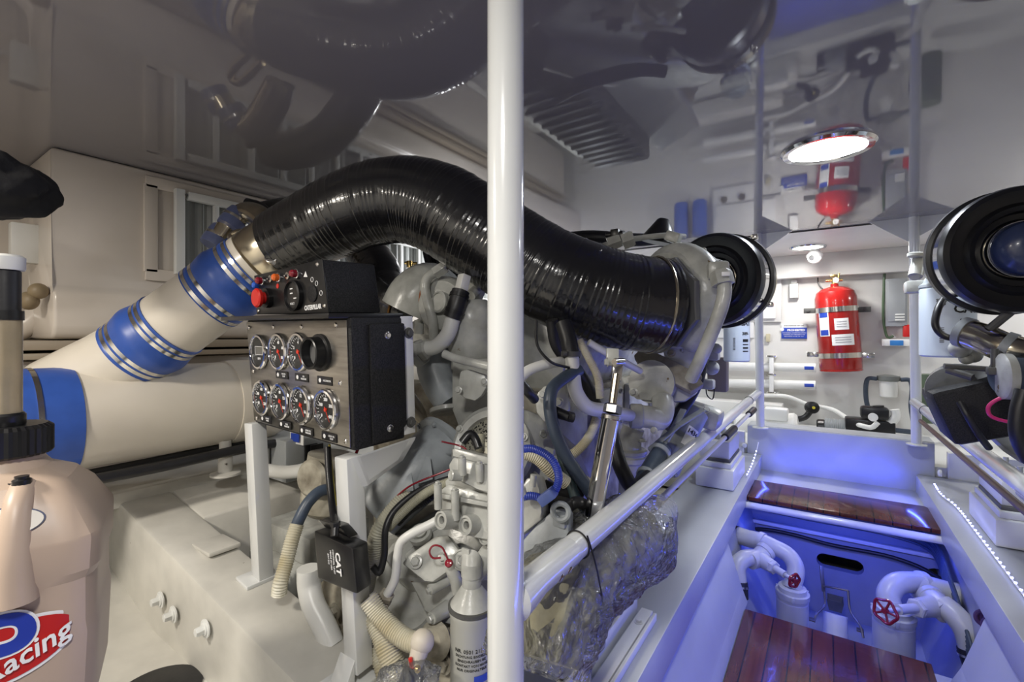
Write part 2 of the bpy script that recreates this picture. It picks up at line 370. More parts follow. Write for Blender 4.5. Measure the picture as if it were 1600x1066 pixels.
# walkway girders: cap with LED strip, sides down to the sole
def girder(s, x0, y0, y1, nm):
    # s=+1 for the right girder; x0 = inner edge
    m = M(); xo = x0+s*.30
    m.prism([(x0, y0, -.85), (xo, y0, -.85), (xo, y0, -1.3), (x0+s*.05, y0, -1.3), (x0+s*.05, y0, -.985), (x0, y0, -.975)], (0, y1-y0, 0), bev=.004)
    struct(nm, m, GIRD, sharp=30)
girder(-1, -.385, .55, 3.75, 'wall_girder_left'); girder(1, .45, .2, 3.75, 'wall_girder_right')
m = M(); m.prism([(-.435,.5,-.98), (-.395,.5,-1.0), (-.335,.5,-1.20), (-.31,.5,-1.262), (-.435,.5,-1.262)], (0,1.95,0), bev=.004); struct('wall_sole_side_left', m, GIRD)
m = M(); m.prism([(.50,.2,-.98), (.46,.2,-1.0), (.40,.2,-1.20), (.37,.2,-1.262), (.50,.2,-1.262)], (0,2.1,0), bev=.004); struct('wall_sole_side_right', m, GIRD)
# sloping bilge sides forward of the sole
m = M(); m.prism([(-.44,2.42,-1.0), (-.44,2.42,-1.68), (-.18,2.42,-1.68), (-.36,2.42,-1.3)], (0,1.0,0)); struct('wall_bilge_left', m, BILGE)
m = M(); m.prism([(.54,2.3,-1.0), (.54,2.3,-1.68), (.42,2.3,-1.68), (.50,2.3,-1.3)], (0,1.1,0)); struct('wall_bilge_right', m, BILGE)
# wooden sole
m = M(); m.box((.01, 1.45, -1.262), (.64, 1.83, .024), bev=.003); struct('floor_walkway_sole', m, WOOD)
m = M(); m.box((0, 1.2, -1.30), (.8, 2.3, .05), bev=0); struct('floor_sole_bearer', m, BILGE)
# low bulkhead with LED glow, ledge, and shelf behind
m = M(); m.box((.03, 3.79, -.98), (1.02, .06, .66), bev=.004); m.box((.03, 3.86, -.655), (1.02, .18, .02), bev=.004); struct('wall_low_bulkhead', m, GIRD)
m = M(); m.box((0, 4.4, -.83), (5.8, 1.2, .06), bev=0); struct('floor_far_shelf', m, PAINT)
for s, x in ((-1, -1.75), (1, 1.85)):
    m = M(); m.box((x, 3.79, -.95), (2.5, .06, .5), bev=.004); struct('wall_bay_front_left' if s < 0 else 'wall_bay_front_right', m, PAINT)
struct('trim_6', M().box((.04, 3.56, -.965), (.99, .42, .02), bev=.003), GIRD)
# bilge bulkhead with oval limber holes (real openings)
def ovalplate(y, x0, x1, z0, z1, holes, th):
    cu = bpy.data.curves.new('p', 'CURVE'); cu.dimensions = '2D'; cu.fill_mode = 'BOTH'; cu.extrude = th/2
    def spl(ps):
        s = cu.splines.new('POLY'); s.points.add(len(ps)-1)
        for q, p in zip(s.points, ps): q.co = (p[0], p[1], 0, 1)
        s.use_cyclic_u = True
    spl([(x0,z0),(x1,z0),(x1,z1),(x0,z1)])
    for hx, hz, hw, hh in holes:
        ps = []
        for i in range(32):
            a = 2*pi*i/32; ps.append((hx+(hw-hh)*(1 if cos(a) > 0 else -1)+hh*cos(a), hz+hh*sin(a)))
        spl(ps)
    o = bpy.data.objects.new('p', cu); C.objects.link(o); dg = bpy.context.evaluated_depsgraph_get(); dg.update()
    me = bpy.data.meshes.new_from_object(o.evaluated_get(dg)); bm = bmesh.new(); bm.from_mesh(me); bpy.data.objects.remove(o)
    for v in bm.verts: v.co = V((v.co.x, y+v.co.z, v.co.y))
    return bm
c1 = W(1312,882,y=3.36); c2 = W(1196,850,y=3.36); c3 = W(1475,905,y=3.36)
bm = ovalplate(3.39, -.45, .56, -1.68, -.97, [(c1.x, c1.z, .115, .042), (-.365, c2.z, .035, .03), (c3.x, c3.z, .075, .045)], .05)
struct('wall_bilge_bulkhead', bm, BILGE)
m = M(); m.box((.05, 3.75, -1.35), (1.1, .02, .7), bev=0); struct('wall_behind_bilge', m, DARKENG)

# big air intake vent with pleated filter on the left liner
vt = thing('intake_vent', 'long white framed intake vent with dark pleated elements on the left wall', 'vent', (XL, 1.8, .46))
y0, y1, z0, z1 = .82, 3.9, .275, .655
m = M(); xf = XL+.008
for z in (z0-.01, z1+.01): m.box((xf, (y0+y1)/2, z), (.016, y1-y0+.1, .05))
m.box((xf, y0-.03, (z0+z1)/2), (.016, .05, z1-z0)); obj('back_plate', m, CREAM, vt)
m = M(); xf = XL+.035
for z in (z0+.022, z1-.022): m.box((xf, (y0+y1)/2+.05, z), (.03, y1-y0-.1, .036))
m.box((xf, y0+.068, (z0+z1)/2), (.03, .036, z1-z0)); fr = obj('frame', m, PAINT, vt)
for z in (z0+.022, z1-.022):
    for k in range(9): obj('screw', M().cyl((xf+.015, y0+.09+k*.34, z), (xf+.017, y0+.09+k*.34, z), .006, seg=10), DARKENG, fr)
k = 0; y = y0+.22
while y < y1: obj('mullion', M().box((XL+.03, y, (z0+z1)/2), (.024, .022, z1-z0-.05)), PAINT, vt); y += .165
m = M(); pts = []; n = 230; yy = [y0+.09+(y1-y0-.12)*i/n for i in range(n+1)]
tri = [0, .8, 1, .2]
vsA = [m.bm.verts.new((XL+.001+.011*tri[i%4], q, z0+.03)) for i, q in enumerate(yy)]; vsB = [m.bm.verts.new((XL+.001+.011*tri[i%4], q, z1-.03)) for i, q in enumerate(yy)]
for i in range(n): m.bm.faces.new((vsA[i], vsA[i+1], vsB[i+1], vsB[i]))
obj('pleated_element', m, mat('grey_pleats', (.26,.27,.26), .5), vt, sharp=20)

# ------------------------------------------------------------------ lamps
def downlight(loc, r, lab, dm):
    t = thing('ceiling_light', lab, 'ceiling light', loc)
    obj('trim_ring', M().lathe([(r*.80,0),(r*.82,-.012),(r*.95,-.014),(r,-.004),(r,0)], loc, (0,0,1), 48), CHROME, t)
    obj('lens', M().lathe([(.01,0),(.01,-.008),(r*.78,-.008),(r*.8,0)], loc, (0,0,1), 48), dm, t)
downlight((0, 2.15, CEIL), .155, 'large round glowing downlight in the polished ceiling over the walkway', LAMPM)
downlight((-.13, 4.45, CEIL), .13, 'small round lit downlight beyond the ceiling edge, above the dome camera', LAMPF)
t = thing('dome_camera', 'small white dome security camera hanging by the far downlight', 'camera', W(1273,403,y=4.62))
c = W(1273,402,y=4.62)
obj('base', M().lathe([(.06,0),(.06,.02),(.03,.06),(.03,CEIL-c.z-.02)], c, (0,0,1), 32), WHITE, t)
obj('dome', M().ball(c, .055), WHITE, t)
e = c+V((-.02,-.05,-.01)); obj('camera_lens', M().cyl(c, c+(e-c)*1.12, .022, .02), BLKP, t)

# ------------------------------------------------------------------ rails and posts
PR = .0275
def stanchion(px, pyb, d, lab, r=PR, top=CEIL, lean=0, zb=None, gus=False, chips=None):
    b = W(px, pyb, d); zb = b.z if zb is None else zb
    tp = V((b.x, b.y, top)); bt = V((b.x, b.y, zb))+CR*lean
    return b, tp, bt
b = W(790, 533, .70); near = V((b.x, b.y, 0))
far = V((-.40, 3.70, 0)); 
rt = thing('handrail_frame', 'white tubular handrail and posts in front of the near engine, left of walkway', 'handrail', (near.x, near.y, -.85))
obj('post', M().cyl((near.x, near.y, -.85), (near.x, near.y, CEIL), PR, seg=40), ENAMEL, rt)
rx = near.x
p0 = V((rx, near.y, -.405)); p1 = V((rx, 3.68, -.40))
obj('rail', M().cyl(p0+V((0,.30,0)), p1, .0245, seg=32), ENAMEL, rt)
sl = obj('socket_sleeve', M().lathe([(.020,.0),(.034,.018),(.031,.05),(.0262,.085),(.0262,.205),(.0255,.208)], p0, (0,1,0), 32), ENAMEL, rt)
obj('rail_spigot', M().cyl(p0+V((0,.2,0)), p0+V((0,.31,0)), .0245, seg=32), ENAMEL, rt)
for k in (0, 1):
    q = p0+V((0, .135+.032*k, 0)); dr = V((.82,-.1,-.35)).normalized()
    obj('set_screw', M().lathe([(.008,0),(.008,.0275),(.004,.0277),(.004,.024),(.0001,.024)], q, dr, 14), CHROME, rt)
q0 = W(1188, 665, y=3.70); ft = V((-.405, 3.70, CEIL)); fb = V((q0.x, 3.70, -.65))
obj('post', M().cyl(fb, ft, .0265, seg=32), ENAMEL, rt)
obj('base_flange', M().lathe([(.05,0),(.05,.006),(.028,.012)], fb, (0,0,1), 32), ENAMEL, rt)
obj('gusset', M().prism([ft+V((.02,0,0)), ft+V((.21,0,0)), ft+V((.02,0,-.13))], (0,.008,0)), ENAMEL, rt)
m = M().torus(p0+V((0,.245,0)), (0.15,1,0.05), .0265, .0018)
c = p0+V((0,.245,0)); m.tube([c+V((.02,-.0,.022)), c+V((.035,.005,-.03)), c+V((.040,.02,-.09)), c+V((.038,.03,-.115))], .0018, 6, flat=1)
one('cable_tie', 'black cable tie looped over the near end of the left handrail with a dangling tail', 'cable tie', m.box(c+V((.038,.031,-.118)), (.008,.006,.009)), BLKP)
one('cable_tie', 'thin wire ring round the far end of the left handrail', 'cable tie', M().torus(V((rx,3.2,-.40)), (0,1,0), .0255, .0015), RUB)
# right hand frame
rt2 = thing('handrail_frame', 'white tubular handrail and post in front of the far right engine', 'handrail', (.444, 3.7, -.66))
g0 = W(1427, 380, y=3.70); g1 = W(1432, 695, y=3.70)
xr = W(1428, 600, y=3.70).x
obj('post', M().cyl(V((g1.x,3.70,-.66)), V((xr,3.70,CEIL)), .0265, seg=32), ENAMEL, rt2)
obj('rail', M().cyl(V((xr,3.68,-.40)), V((xr,.5,-.40)), .0245, seg=32), ENAMEL, rt2)
obj('gusset', M().prism([V((xr-.02,3.70,CEIL)), V((xr-.22,3.70,CEIL)), V((xr-.02,3.70,CEIL-.15))], (0,.008,0)), ENAMEL, rt2)
obj('gusset', M().prism([V((xr+.02,3.70,CEIL)), V((xr+.22,3.70,CEIL)), V((xr+.02,3.70,CEIL-.12))], (0,.008,0)), ENAMEL, rt2)
obj('base_flange', M().lathe([(.05,0),(.05,.006),(.028,.012)], (g1.x,3.70,-.66), (0,0,1), 32), ENAMEL, rt2)
one('wire_cuff', 'thin dark wire loop round the right handrail beside its post', 'wire', M().torus(V((xr,3.3,-.40)), (0,1,0), .0255, .0015), RUB)
one('wooden_pole', 'long brown wooden pole strapped along under the right handrail', 'pole', M().cyl(V((xr+.02,3.6,-.50)), V((xr+.04,1.0,-.50)), .012, seg=14), mat('brown_wood', (.13,.05,.03), .35, noise=.3))
# telescopic boat pole under left rail
pa = W(1178,640,2.95); pb = W(1035,778,1.62)
pl = thing('telescopic_pole', 'white telescopic pole with black foam grips strapped beneath the left handrail', 'pole', pa)
obj('shaft', M().cyl(pa, pb, .011, seg=16), OFFW, pl)
for a, b2 in ((.0, .10), (.33, .46)): obj('grip', M().cyl(pa.lerp(pb, a), pa.lerp(pb, b2), .019, seg=16, ch=.006), RUB, pl)

# ------------------------------------------------------------------ exhaust system, left
ex = thing('exhaust_pipe', 'large cream fibreglass exhaust wye pipe with a steel end band along the left wall', 'exhaust pipe', (-2.1,.6,-.45))
A = V((-2.1, 0, -.28)); R = .17
obj('main_pipe', M().lathe([(R,-.2),(R,1.0),(R,1.12),(.162,1.16),(.15,1.17)], A, (0,1,0), 48), FRP, ex)
b1 = V((-1.72,.913,.284)); b0 = V((-2.02,.66,-.017)); bd = (b1-b0).normalized(); b0 = b0-bd*.42; L = (b1-b0).length
obj('branch_pipe', M().lathe([(.16,.0),(.16,.10),(.145,.2),(.132,.28),(.126,.34),(.124,L-.03)], b0, bd, 48), FRP, ex)
obj('end_band', M().band(A+V((0,1.07,0)), (0,1,0), R+.001, .035, .003, 48), STEEL, ex)
obj('saddle_lip', M().lathe([(R+.004,0.94),(R+.006,.95),(R+.006,1.12),(R,1.12)], A, (0,1,0), 48), FRP, ex)
def coupling(o, ax, r, L, bands, lab, mt=BLUES, rib=True):
    o = V(o); ax = V(ax).normalized(); t = thing('hose_coupling', lab, 'hose coupling', o)
    pr = []; n = 40
    for i in range(n+1):
        s = i/n; f = r+.006
        if rib:
            for bpos in bands: f -= .004*math.exp(-((s-bpos)/.045)**2)
            f += .008*math.exp(-((s-.5)/.16)**2) if len(bands) > 2 else 0
        pr.append((f, (s-.5)*L))
    pr = [(r-.002, -L/2)]+pr+[(r-.002, L/2)]
    obj('sleeve', M().lathe(pr, o, ax, 48), mt, t)
    for bpos in bands:
        c = o+ax*(bpos-.5)*L
        cl = obj('clamp', M().band(c, ax, r+(.0035 if rib else .0065), .013, .002, 48), STEEL, t)
        u, v, a = basis(ax); q = c+(v*cos(.5)+u*sin(.5))*(r+.012)
        obj('clamp_screw', M().box(q, (.012,.012,.014)).cyl(q-u*.022, q+u*.022, .0035, seg=8).hexa(q+u*.018, u, .006, .006), CHROME, cl)
    return t
s_ = W(232, 532, 1.0); 
def onb(px, py):  # parameter along branch axis closest to the pixel ray
    r = ray(px, py); w0 = b0; a = bd.dot(bd); b_ = bd.dot(r); c_ = r.dot(r); d_ = bd.dot(w0); e_ = r.dot(w0)
    return (b_*e_-c_*d_)/(a*c_-b_*b_)
t1 = onb(238,530); t2 = onb(362,443)
coupling(b0+bd*t1, bd, .124, .17, (.1,.22,.78,.9), 'blue silicone exhaust coupling with steel clamps, lower one on the slanting cream pipe')
coupling(b0+bd*t2, bd, .124, .19, (.06,.22,.78,.94), 'blue silicone exhaust coupling with steel clamps, upper one next to the black hose')
coupling((-2.1,.33,-.28), (0,1,0), R, .26, (.25,.62), 'large blue silicone coupling at the left edge of the picture behind the jug', rib=False)
one('blue_hose_end', 'dark blue hose piece above the clear filler tube at the left edge', 'hose', M().tube([V((-2.1,-.2,-.28)), V((-2.1,.2,-.28))], .168, 40), BLUES)
# steel adapter between coupling and black hose
c0 = W(418, 398, 1.72); c1_ = W(446, 380, 1.70)
H = [W(440,384,1.70), W(500,352,1.66), W(575,322,1.62), W(640,314,1.60), W(690,328,1.585), W(740,360,1.56), W(805,400,1.53), W(860,432,1.51), W(902,450,1.495), W(960,468,1.49), W(1012,476,1.50), W(1032,478,1.51)]
dirh = (H[1]-H[0]).normalized()
ad = thing('steel_adapter', 'short stainless steel exhaust adapter with a round stamped boss behind the control box', 'pipe adapter', c0)
obj('ring', M().lathe([(.117,-.03),(.119,0),(.122,.03),(.122,.11),(.119,.115)], W(405,407,1.73), dirh, 48), BRONZE, ad)
q = W(424, 402, 1.60); obj('stamped_boss', M().lathe([(.022,-.03),(.022,.004),(.019,.005),(.019,.002),(.001,.002)], q, -CD*.9+V((.1,0,.3)), 28), STEEL, ad)
wr = [random.uniform(.0, 1) for _ in range(400)]
def wrapf(f, k):
    s = f*105+k*1.0+.6*sin(f*17); i = int(s) % 400; fr_ = s-int(s)
    return 1+.019*(1-fr_)*wr[i]+.010*sin(f*23+k*6.28)
hr = lambda f: .125+.028*min(1, f*2.2)
one('exhaust_hose', 'thick glossy black wrapped exhaust hose arching over the engine behind the near post', 'hose', M().tube(H, hr, 56, 640, rfun=wrapf), WRAP, sharp=60)
cen, dr_ = at(H, .985)
one('hose_clamp', 'pale clamp ring at the turbo end of the big black exhaust hose', 'clamp', M().torus(cen, dr_, .1545, .004), BRONZE)
# ------------------------------------------------------------------ gauge panel on its stand
TL = W(385,503,1.42); TR = W(541,500,1.09); BL = W(397,657,1.42); BR = W(547,700,1.10)
U = (TR-TL).normalized(); Dn = (BR-TR).normalized(); Nf = U.cross(-Dn).normalized()
if Nf.dot(CD) > 0: Nf = -Nf
UP = Nf.cross(U).normalized(); 
if UP.z < 0: UP = -UP
def fp(px, py, off=0): return WPl(px, py, TL, Nf)+Nf*off
gp = thing('instrument_panel', 'black box with a brushed steel face holding two rows of round chrome gauges', 'gauge panel', BL.lerp(BR,.5)-Nf*.07)
quad = [TL, TR, BR, BL]
obj('face_plate', M().prism([q+Nf*.0 for q in quad], -Nf*.004, .0008), BRUSH, gp)
dep = .15
m = M(); o_ = [TL-Nf*.004-U*.006+UP*.006, TR-Nf*.004+U*.012+UP*.006, BR-Nf*.004+U*.012-UP*.008, BL-Nf*.004-U*.006-UP*.008]
m.prism(o_, -Nf*dep, .006); obj('housing', m, BLKBOX, gp)
m = M(); s0 = TR+U*.013-Nf*.05; 
zb_ = BR+U*.013-Nf*.05
m.prism([s0-UP*.01, s0-UP*.01-Nf*.105, zb_+UP*.03-Nf*.105, zb_+UP*.002-Nf*.07, zb_+UP*.0], U*.008, .004); obj('side_cover', m, BLKBOX, gp)
sb = obj('side_flange', M().prism([TR+U*.004-Nf*.15+UP*.008, TR+U*.004-Nf*.19+UP*.008, BR+U*.004-Nf*.19+UP*.0, BR+U*.004-Nf*.15+UP*.0], U*.006, .001), PAINT, gp)
for fv in (.12, .9):
    q = (TR.lerp(BR, fv))+U*.01-Nf*.175; obj('mounting_bolt', M().bolt(q, U, .010, .010), DARKENG, gp)
for fv, dn_ in ((.13,.10),(.90,.10)):
    q = (TR.lerp(BR, fv))+U*.021-Nf*dn_; obj('hex_screw', M().bolt(q, U, .0065, .006), CHROME, gp)
for px, py in ((389,512),(427,511),(471,511),(525,508),(532,599),(401,653),(540,690),(396,580)):
    q = fp(px, py, .0); obj('panel_screw', M().lathe([(.0065,0),(.0065,.001),(.004,.003),(.001,.0032)], q, Nf, 14), STEEL, gp)
RIM = [(.050,0),(.052,.003),(.052,.008),(.049,.011),(.044,.0115),(.0425,.009),(.0425,.001)]
dialm = mat('gauge_dial', (.02,.02,.018), .5); NEED = mat('red_needle', (.8,.05,.02), .4)
def gauge(px, py, kind):
    o = fp(px, py); g = obj('gauge', M().lathe(RIM, o, Nf, 40, closed=True), CHROME, gp)
    obj('dial', M().lathe([(.0425,0.0),(.0425,.003),(.001,.003)], o, Nf, 32), dialm, g)
    if kind == 'digital':
        obj('display', M().bar(o+Nf*.0035+UP*.004-U*.022, o+Nf*.0035+UP*.004+U*.022, .002, .022, UP, 0), mat('lcd', (.10,.10,.09), .15), g)
        ms = M()
        for sgn in (-1, 1): ms.bar(o+Nf*.0045+UP*(.004+.012*sgn)-U*.024, o+Nf*.0045+UP*(.004+.012*sgn)+U*.024, .001, .0012, UP, 0).bar(o+Nf*.0045+UP*.004+U*.024*sgn-UP*.012, o+Nf*.0045+UP*.004+U*.024*sgn+UP*.012, .001, .0012, U, 0)
        obj('display_border', ms, WRITE, g)
        text('lettering', 'RPM', o+Nf*.0035-UP*.02, U, UP, .010, WRITE, g)
    else:
        ms = M()
        for k in range(21):
            a = math.radians(220-k*13); d = U*cos(a)+UP*sin(a); L_ = .009 if k % 5 == 0 else .005
            ms.bar(o+Nf*.0035+d*(.040-L_), o+Nf*.0035+d*.040, .0014, .0006, Nf, 0)
        obj('dial_scale', ms, WRITE, g)
        for k in range(5):
            a = math.radians(220-k*65); d = U*cos(a)+UP*sin(a)
            text('dial_number', kind[k], o+Nf*.0035+d*.025, U, UP, .011, WRITE, g, bold=.0004)
        a = math.radians({'0':205}.get(kind[0], 215)-random.uniform(0, 20)); d = U*cos(a)+UP*sin(a)
        a2 = math.radians(-60); d = U*cos(a2)+UP*sin(a2)
        obj('needle', M().prism([o+Nf*.005-d*.008+U*.0015, o+Nf*.005-d*.008-U*.0015, o+Nf*.005+d*.034], Nf*.001).cyl(o+Nf*.004, o+Nf*.0075, .0045, seg=14), NEED, g)
gauge(407,550,'digital')
for (px, py), kk in zip([(437.5,549.5),(468.5,550),(411,621.5),(440,627),(472.5,633),(511.5,640)],
    [('0','20','40','60','80'),('0','2','4','6','8'),('60','100','140','180','220'),('0','40','80','120','160'),('8','10','12','14','16'),('0','100','200','300','400')]): gauge(px, py, kk)
o = fp(502,551)
sk = obj('empty_gauge_socket', M().lathe([(.047,0),(.047,.008),(.040,.010),(.040,.034),(.037,.036),(.034,.034),(.034,.0),(.002,0.001)], o, Nf, 40), BLKP, gp)
obj('socket_backing', M().lathe([(.033,.006),(.033,.012),(.001,.012)], o, Nf, 30), mat('grey_socket', (.12,.12,.12), .4), sk)
for px, py, s1 in ((441,586,'WATER\nTEMP'),(472,590,'OIL\nPRESSURE'),(508,595,'VOLTMETER'),(416,655,'BOOST\nPRESS'),(446,664,'FUEL\nPRESSURE'),(479,674,'GEAR OIL\nPRESSURE'),(515,683,'GEAR OIL\nTEMP')):
    q = fp(px, py, .001); lb = obj('placard', M().bar(q-U*.034, q+U*.034, .002, .021, UP, .0004), BLKP, gp)
    text('placard_lettering', s1, q+Nf*.0012+U*.012, U, UP, .0065, WRITE, lb, off=0)
    obj('placard_symbol', M().lathe([(.006,0),(.006,.0004),(.0001,.0004)], q+Nf*.0012-U*.02, Nf, 6), WRITE, lb)
# control box above, on its black shelf
q0 = fp(371,500); q1 = fp(541,491)
one('shelf_plate', 'thin black shelf plate between the gauge panel and the small control box', 'shelf', M().prism([TL+UP*.004+Nf*.06-U*.03, TR+UP*.004+Nf*.045+U*.0, TR+UP*.004-Nf*.16+U*.01, TL+UP*.004-Nf*.16-U*.01], UP*.012, .002), BLKP)
def cp(px, py, off=0): return WPl(px, py, TL, Nf)+Nf*off
cb = thing('control_box', 'small black box with red stop button, lamps and a round meter, atop the gauge panel', 'control box', TL.lerp(TR,.45)+UP*.02)
CT = [cp(397,431), cp(503,405), cp(513,489), cp(401,491.5)]
# square it up in the panel plane
ctl, ctr, cbr, cbl = CT
m = M(); m.prism([q-Nf*.004 for q in CT], -Nf*.15, .005); obj('housing', m, BLKBOX, cb)
obj('front_plate', M().prism(CT, -Nf*.004, .001), BLKP, cb)
UC = (ctr-ctl).normalized()
def put(px, py, off=0): return cp(px, py, off)
o = put(420,466); bt = obj('stop_button', M().lathe([(.028,0),(.028,.012),(.019,.014)], o, Nf, 30), BLKP, cb)
obj('red_cap', M().lathe([(.017,.012),(.017,.022),(.026,.026),(.027,.034),(.023,.038),(.001,.039)], o, Nf, 30), RED, bt)
o = put(462,462); mt_ = obj('round_meter', M().lathe([(.040,0),(.041,.012),(.036,.014),(.034,.008),(.001,.008)], o, Nf, 36), BLKP, cb)
for k, (a, b) in enumerate(((-.012,.018),(-.012,.006),(.006,-.008))): obj('meter_mark', M().bar(o+Nf*.009+UC*a+UP*b, o+Nf*.009+UC*(a+.014)+UP*b, .0006, .003, UP, 0), WRITE, mt_)
text('lettering', 'VOLT', o+Nf*.009-UP*.022, UC, UP, .009, WRITE, mt_)
o = put(489,459); obj('blank_plug', M().lathe([(.022,0),(.022,.003),(.019,.004),(.001,.004)], o, Nf, 28), BLKBOX, cb)
for px, py, mm in ((412,439,DRED),(438,434,ORG),(466,428,DRED)):
    o = put(px, py); l_ = obj('indicator_lamp', M().lathe([(.013,0),(.013,.007),(.011,.008)], o, Nf, 20), CHROME, cb)
    obj('lens', M().lathe([(.010,.006),(.010,.018),(.007,.022),(.001,.023)], o, Nf, 18), mm, l_)
for px, py in ((424,436),(451,431)): obj('toggle_nut', M().lathe([(.010,0),(.010,.005),(.004,.006),(.003,.012),(.001,.013)], put(px,py), Nf, 16), STEEL, cb)
o = put(403,446); obj('blue_cap', M().lathe([(.009,0),(.009,.012),(.007,.015),(.001,.015)], o, Nf, 16), mat('blue_cap_plastic', (.03,.12,.6), .35), cb)
obj('red_pilot_plate', M().lathe([(.007,0),(.007,.001),(.001,.001)], put(434,447), Nf, 16), RED, cb)
obj('warning_symbol', M().prism([put(475,433,.0012), put(481,433,.0012), put(478,424,.0012)], -Nf*.0005), WRITE, cb)
for px, py in ((488,437),(495,443),(502,458)): obj('pictogram', M().torus(put(px,py,.0008), Nf, .006, .0008, 14, 4), WRITE, cb)
for px, py in ((496,413),(507,478),(404,486)): obj('corner_screw', M().lathe([(.006,0),(.006,.001),(.003,.003),(.001,.003)], put(px,py), Nf, 12), STEEL, cb)
text('maker_lettering', 'CATERPILLAR', put(489.5,480.5,.0008), UC, UP, .0165, WRITE, cb, bold=.0006, sx=.8)

# white stand
st = thing('panel_stand', 'white painted square-tube stand with gusset holding up the gauge panel', 'stand', (-1.15,.68,-.80))
def post(ptop, pbot, w1, nm='post'):
    return obj(nm, M().bar(ptop, pbot, w1, w1, (0,1,0), .003), ENAMEL, st)
rtp = W(545,712,1.105); rbt = W(561,1030,1.125); rbt.z = min(rbt.z, -.80)
post(rtp, rbt, .047)
ltp = W(399,660,1.44); lbt = W(411,905,1.44)
post(ltp, lbt, .046)
# gusset plate from the right post up to the back of the panel
g = [W(548,716,1.08), W(578,703,1.10), W(643,684,1.25), W(641,690,1.25), W(622,722,1.22), W(568,760,1.09)]
obj('gusset_plate', M().prism([g[0], g[2], g[3]+V((0,0,-.0)), g[4], W(566,762,1.08)], V((0,0,0))+U.cross(UP)*-.012+V((0,.004,0)), .001), ENAMEL, st)
def foot(c, l, w_): 
    q = M(); q.prism([c+V((-w_/2,-l,bz(c.x-w_/2)-bz(c.x))), c+V((w_/2,-l,bz(c.x+w_/2)-bz(c.x))), c+V((w_/2,.04,bz(c.x+w_/2)-bz(c.x))), c+V((-w_/2,.04,bz(c.x-w_/2)-bz(c.x)))], (0,0,.012), .003)
    return obj('foot', q, ENAMEL, st)
f1 = V((rbt.x-.01, rbt.y-.005, bz(rbt.x)+.001)); foot(f1, .085, .085)
f2 = V((lbt.x-.01, lbt.y, bz(lbt.x)+.001)); foot(f2, .06, .07)
obj('foot_gusset', M().prism([f1+V((-.028,-.02,.01)), f1+V((-.028,-.05,.01)), f1+V((-.028,-.02,.07))], (.056,0,0), .002), ENAMEL, st)

# black junction box on the right post
jb = thing('junction_box', 'black plastic control module marked CAT strapped to the right post of the stand', 'control module', W(530,925,1.06))
a = W(490,829,1.10); b = W(551,857,1.00); c = W(558,930,1.01); d = W(496,905,1.10)
e = W(575,846,1.07)-b; nrm = (b-a).cross(d-a).normalized()
if nrm.dot(CD) > 0: nrm = -nrm
obj('case', M().prism([a,b,c,d], e, .006), BLKP, jb)
obj('cable_entry', M().prism([a.lerp(b,.1)+V((0,.02,.004)), a.lerp(b,.75)+V((0,.02,.004)), W(530,822,1.04), W(497,812,1.10)], e*.6, .004), BLKP, jb)
obj('clamp_screw', M().cyl(W(523,838,1.03), W(524,822,1.04), .009, seg=14).hexa(W(524,822,1.04), (0,0,1), .011, .01), BLKP, jb)
cu_ = (b-a).normalized(); cdn = (d-a).normalized()
text('module_lettering', 'CAT', a.lerp(c,.5)+cu_*.018-cdn*.0+nrm*.001, cdn, cu_, .026, WRITE, jb, bold=.0008)
for k, s1 in enumerate(('CONTROL UNIT', 'MADE IN USA', '24V DC')): text('small_lettering', s1, a.lerp(c,.5)+cu_*(.0-.011*k)+nrm*.001, cdn, cu_, .0075, WRITE, jb)

# ------------------------------------------------------------------ left foreground
# racing fuel jug
dj = .80
jc = W(8, 900, dj); jc.z = 0
jg = thing('fuel_jug', 'peach square utility jug with red and blue racing logo and black cap, bottom left', 'fuel jug', (jc.x,jc.y,-.62))
RJ = Matrix((V((cos(YAW+.62), sin(YAW+.62), 0)), V((-sin(YAW+.62), cos(YAW+.62), 0)), V((0,0,1)))).transposed()
def sq(h, r, k=5.0, dent=0):
    out = []
    for i in range(64):
        a = 2*pi*i/64; c_, s_1 = cos(a), sin(a); q = (abs(c_)**k+abs(s_1)**k)**(-1/k)
        rr = r*q
        p = V((rr*c_, rr*s_1, 0)); out.append(V((jc.x, jc.y, h))+RJ@p)
    return out
lv = [(-.62,.12,4),(-.612,.132,4.5),(-.50,.137,5),(-.49,.134,5),(-.405,.134,5),(-.395,.137,5),(-.315,.137,5),(-.27,.120,4),(-.245,.085,3),(-.232,.055,2.2),(-.225,.05,2),(-.205,.05,2)]
lv = [(-.62,.120,5),(-.612,.128,6),(-.49,.132,7),(-.47,.129,7),(-.40,.129,7),(-.385,.135,7),(-.335,.135,9),(-.328,.134,9),(-.275,.108,8),(-.245,.088,4),(-.225,.058,2.4),(-.212,.050,2),(-.19,.05,2)]
obj('body', M().rings([sq(h,r,k) for h,r,k in lv]), JUG, jg, sharp=22)
capc = W(10, 697, dj); capc = V((jc.x+ .0, jc.y, -.20))
m = M(); n = 72
rr = []
for h, r_ in ((0,.058),(.004,.061),(.046,.061),(.052,.054)):
    rr.append([V((jc.x,jc.y,-.205+h))+V((cos(2*pi*i/n),sin(2*pi*i/n),0))*(r_*(1.0 if i % 2 else .965)) for i in range(n)])
m.rings(rr); obj('screw_cap', m, BLKP, jg, sharp=20)
hs = W(22, 640, dj)
jt = obj('filler_tube', M().cyl((jc.x+.012,jc.y,-.155), (jc.x+.012,jc.y,.04), .0195, seg=28), CLEAR, jg)
obj('tube_clip', M().lathe([(.022,0),(.024,.005),(.024,.02),(.021,.024)], (jc.x+.012,jc.y,-.155), (0,0,1), 24), BLKP, jt)
obj('tube_connector', M().lathe([(.018,0),(.018,.075),(.015,.078)], (jc.x+.012,jc.y,.035), (0,0,1), 24), RUB, jt)
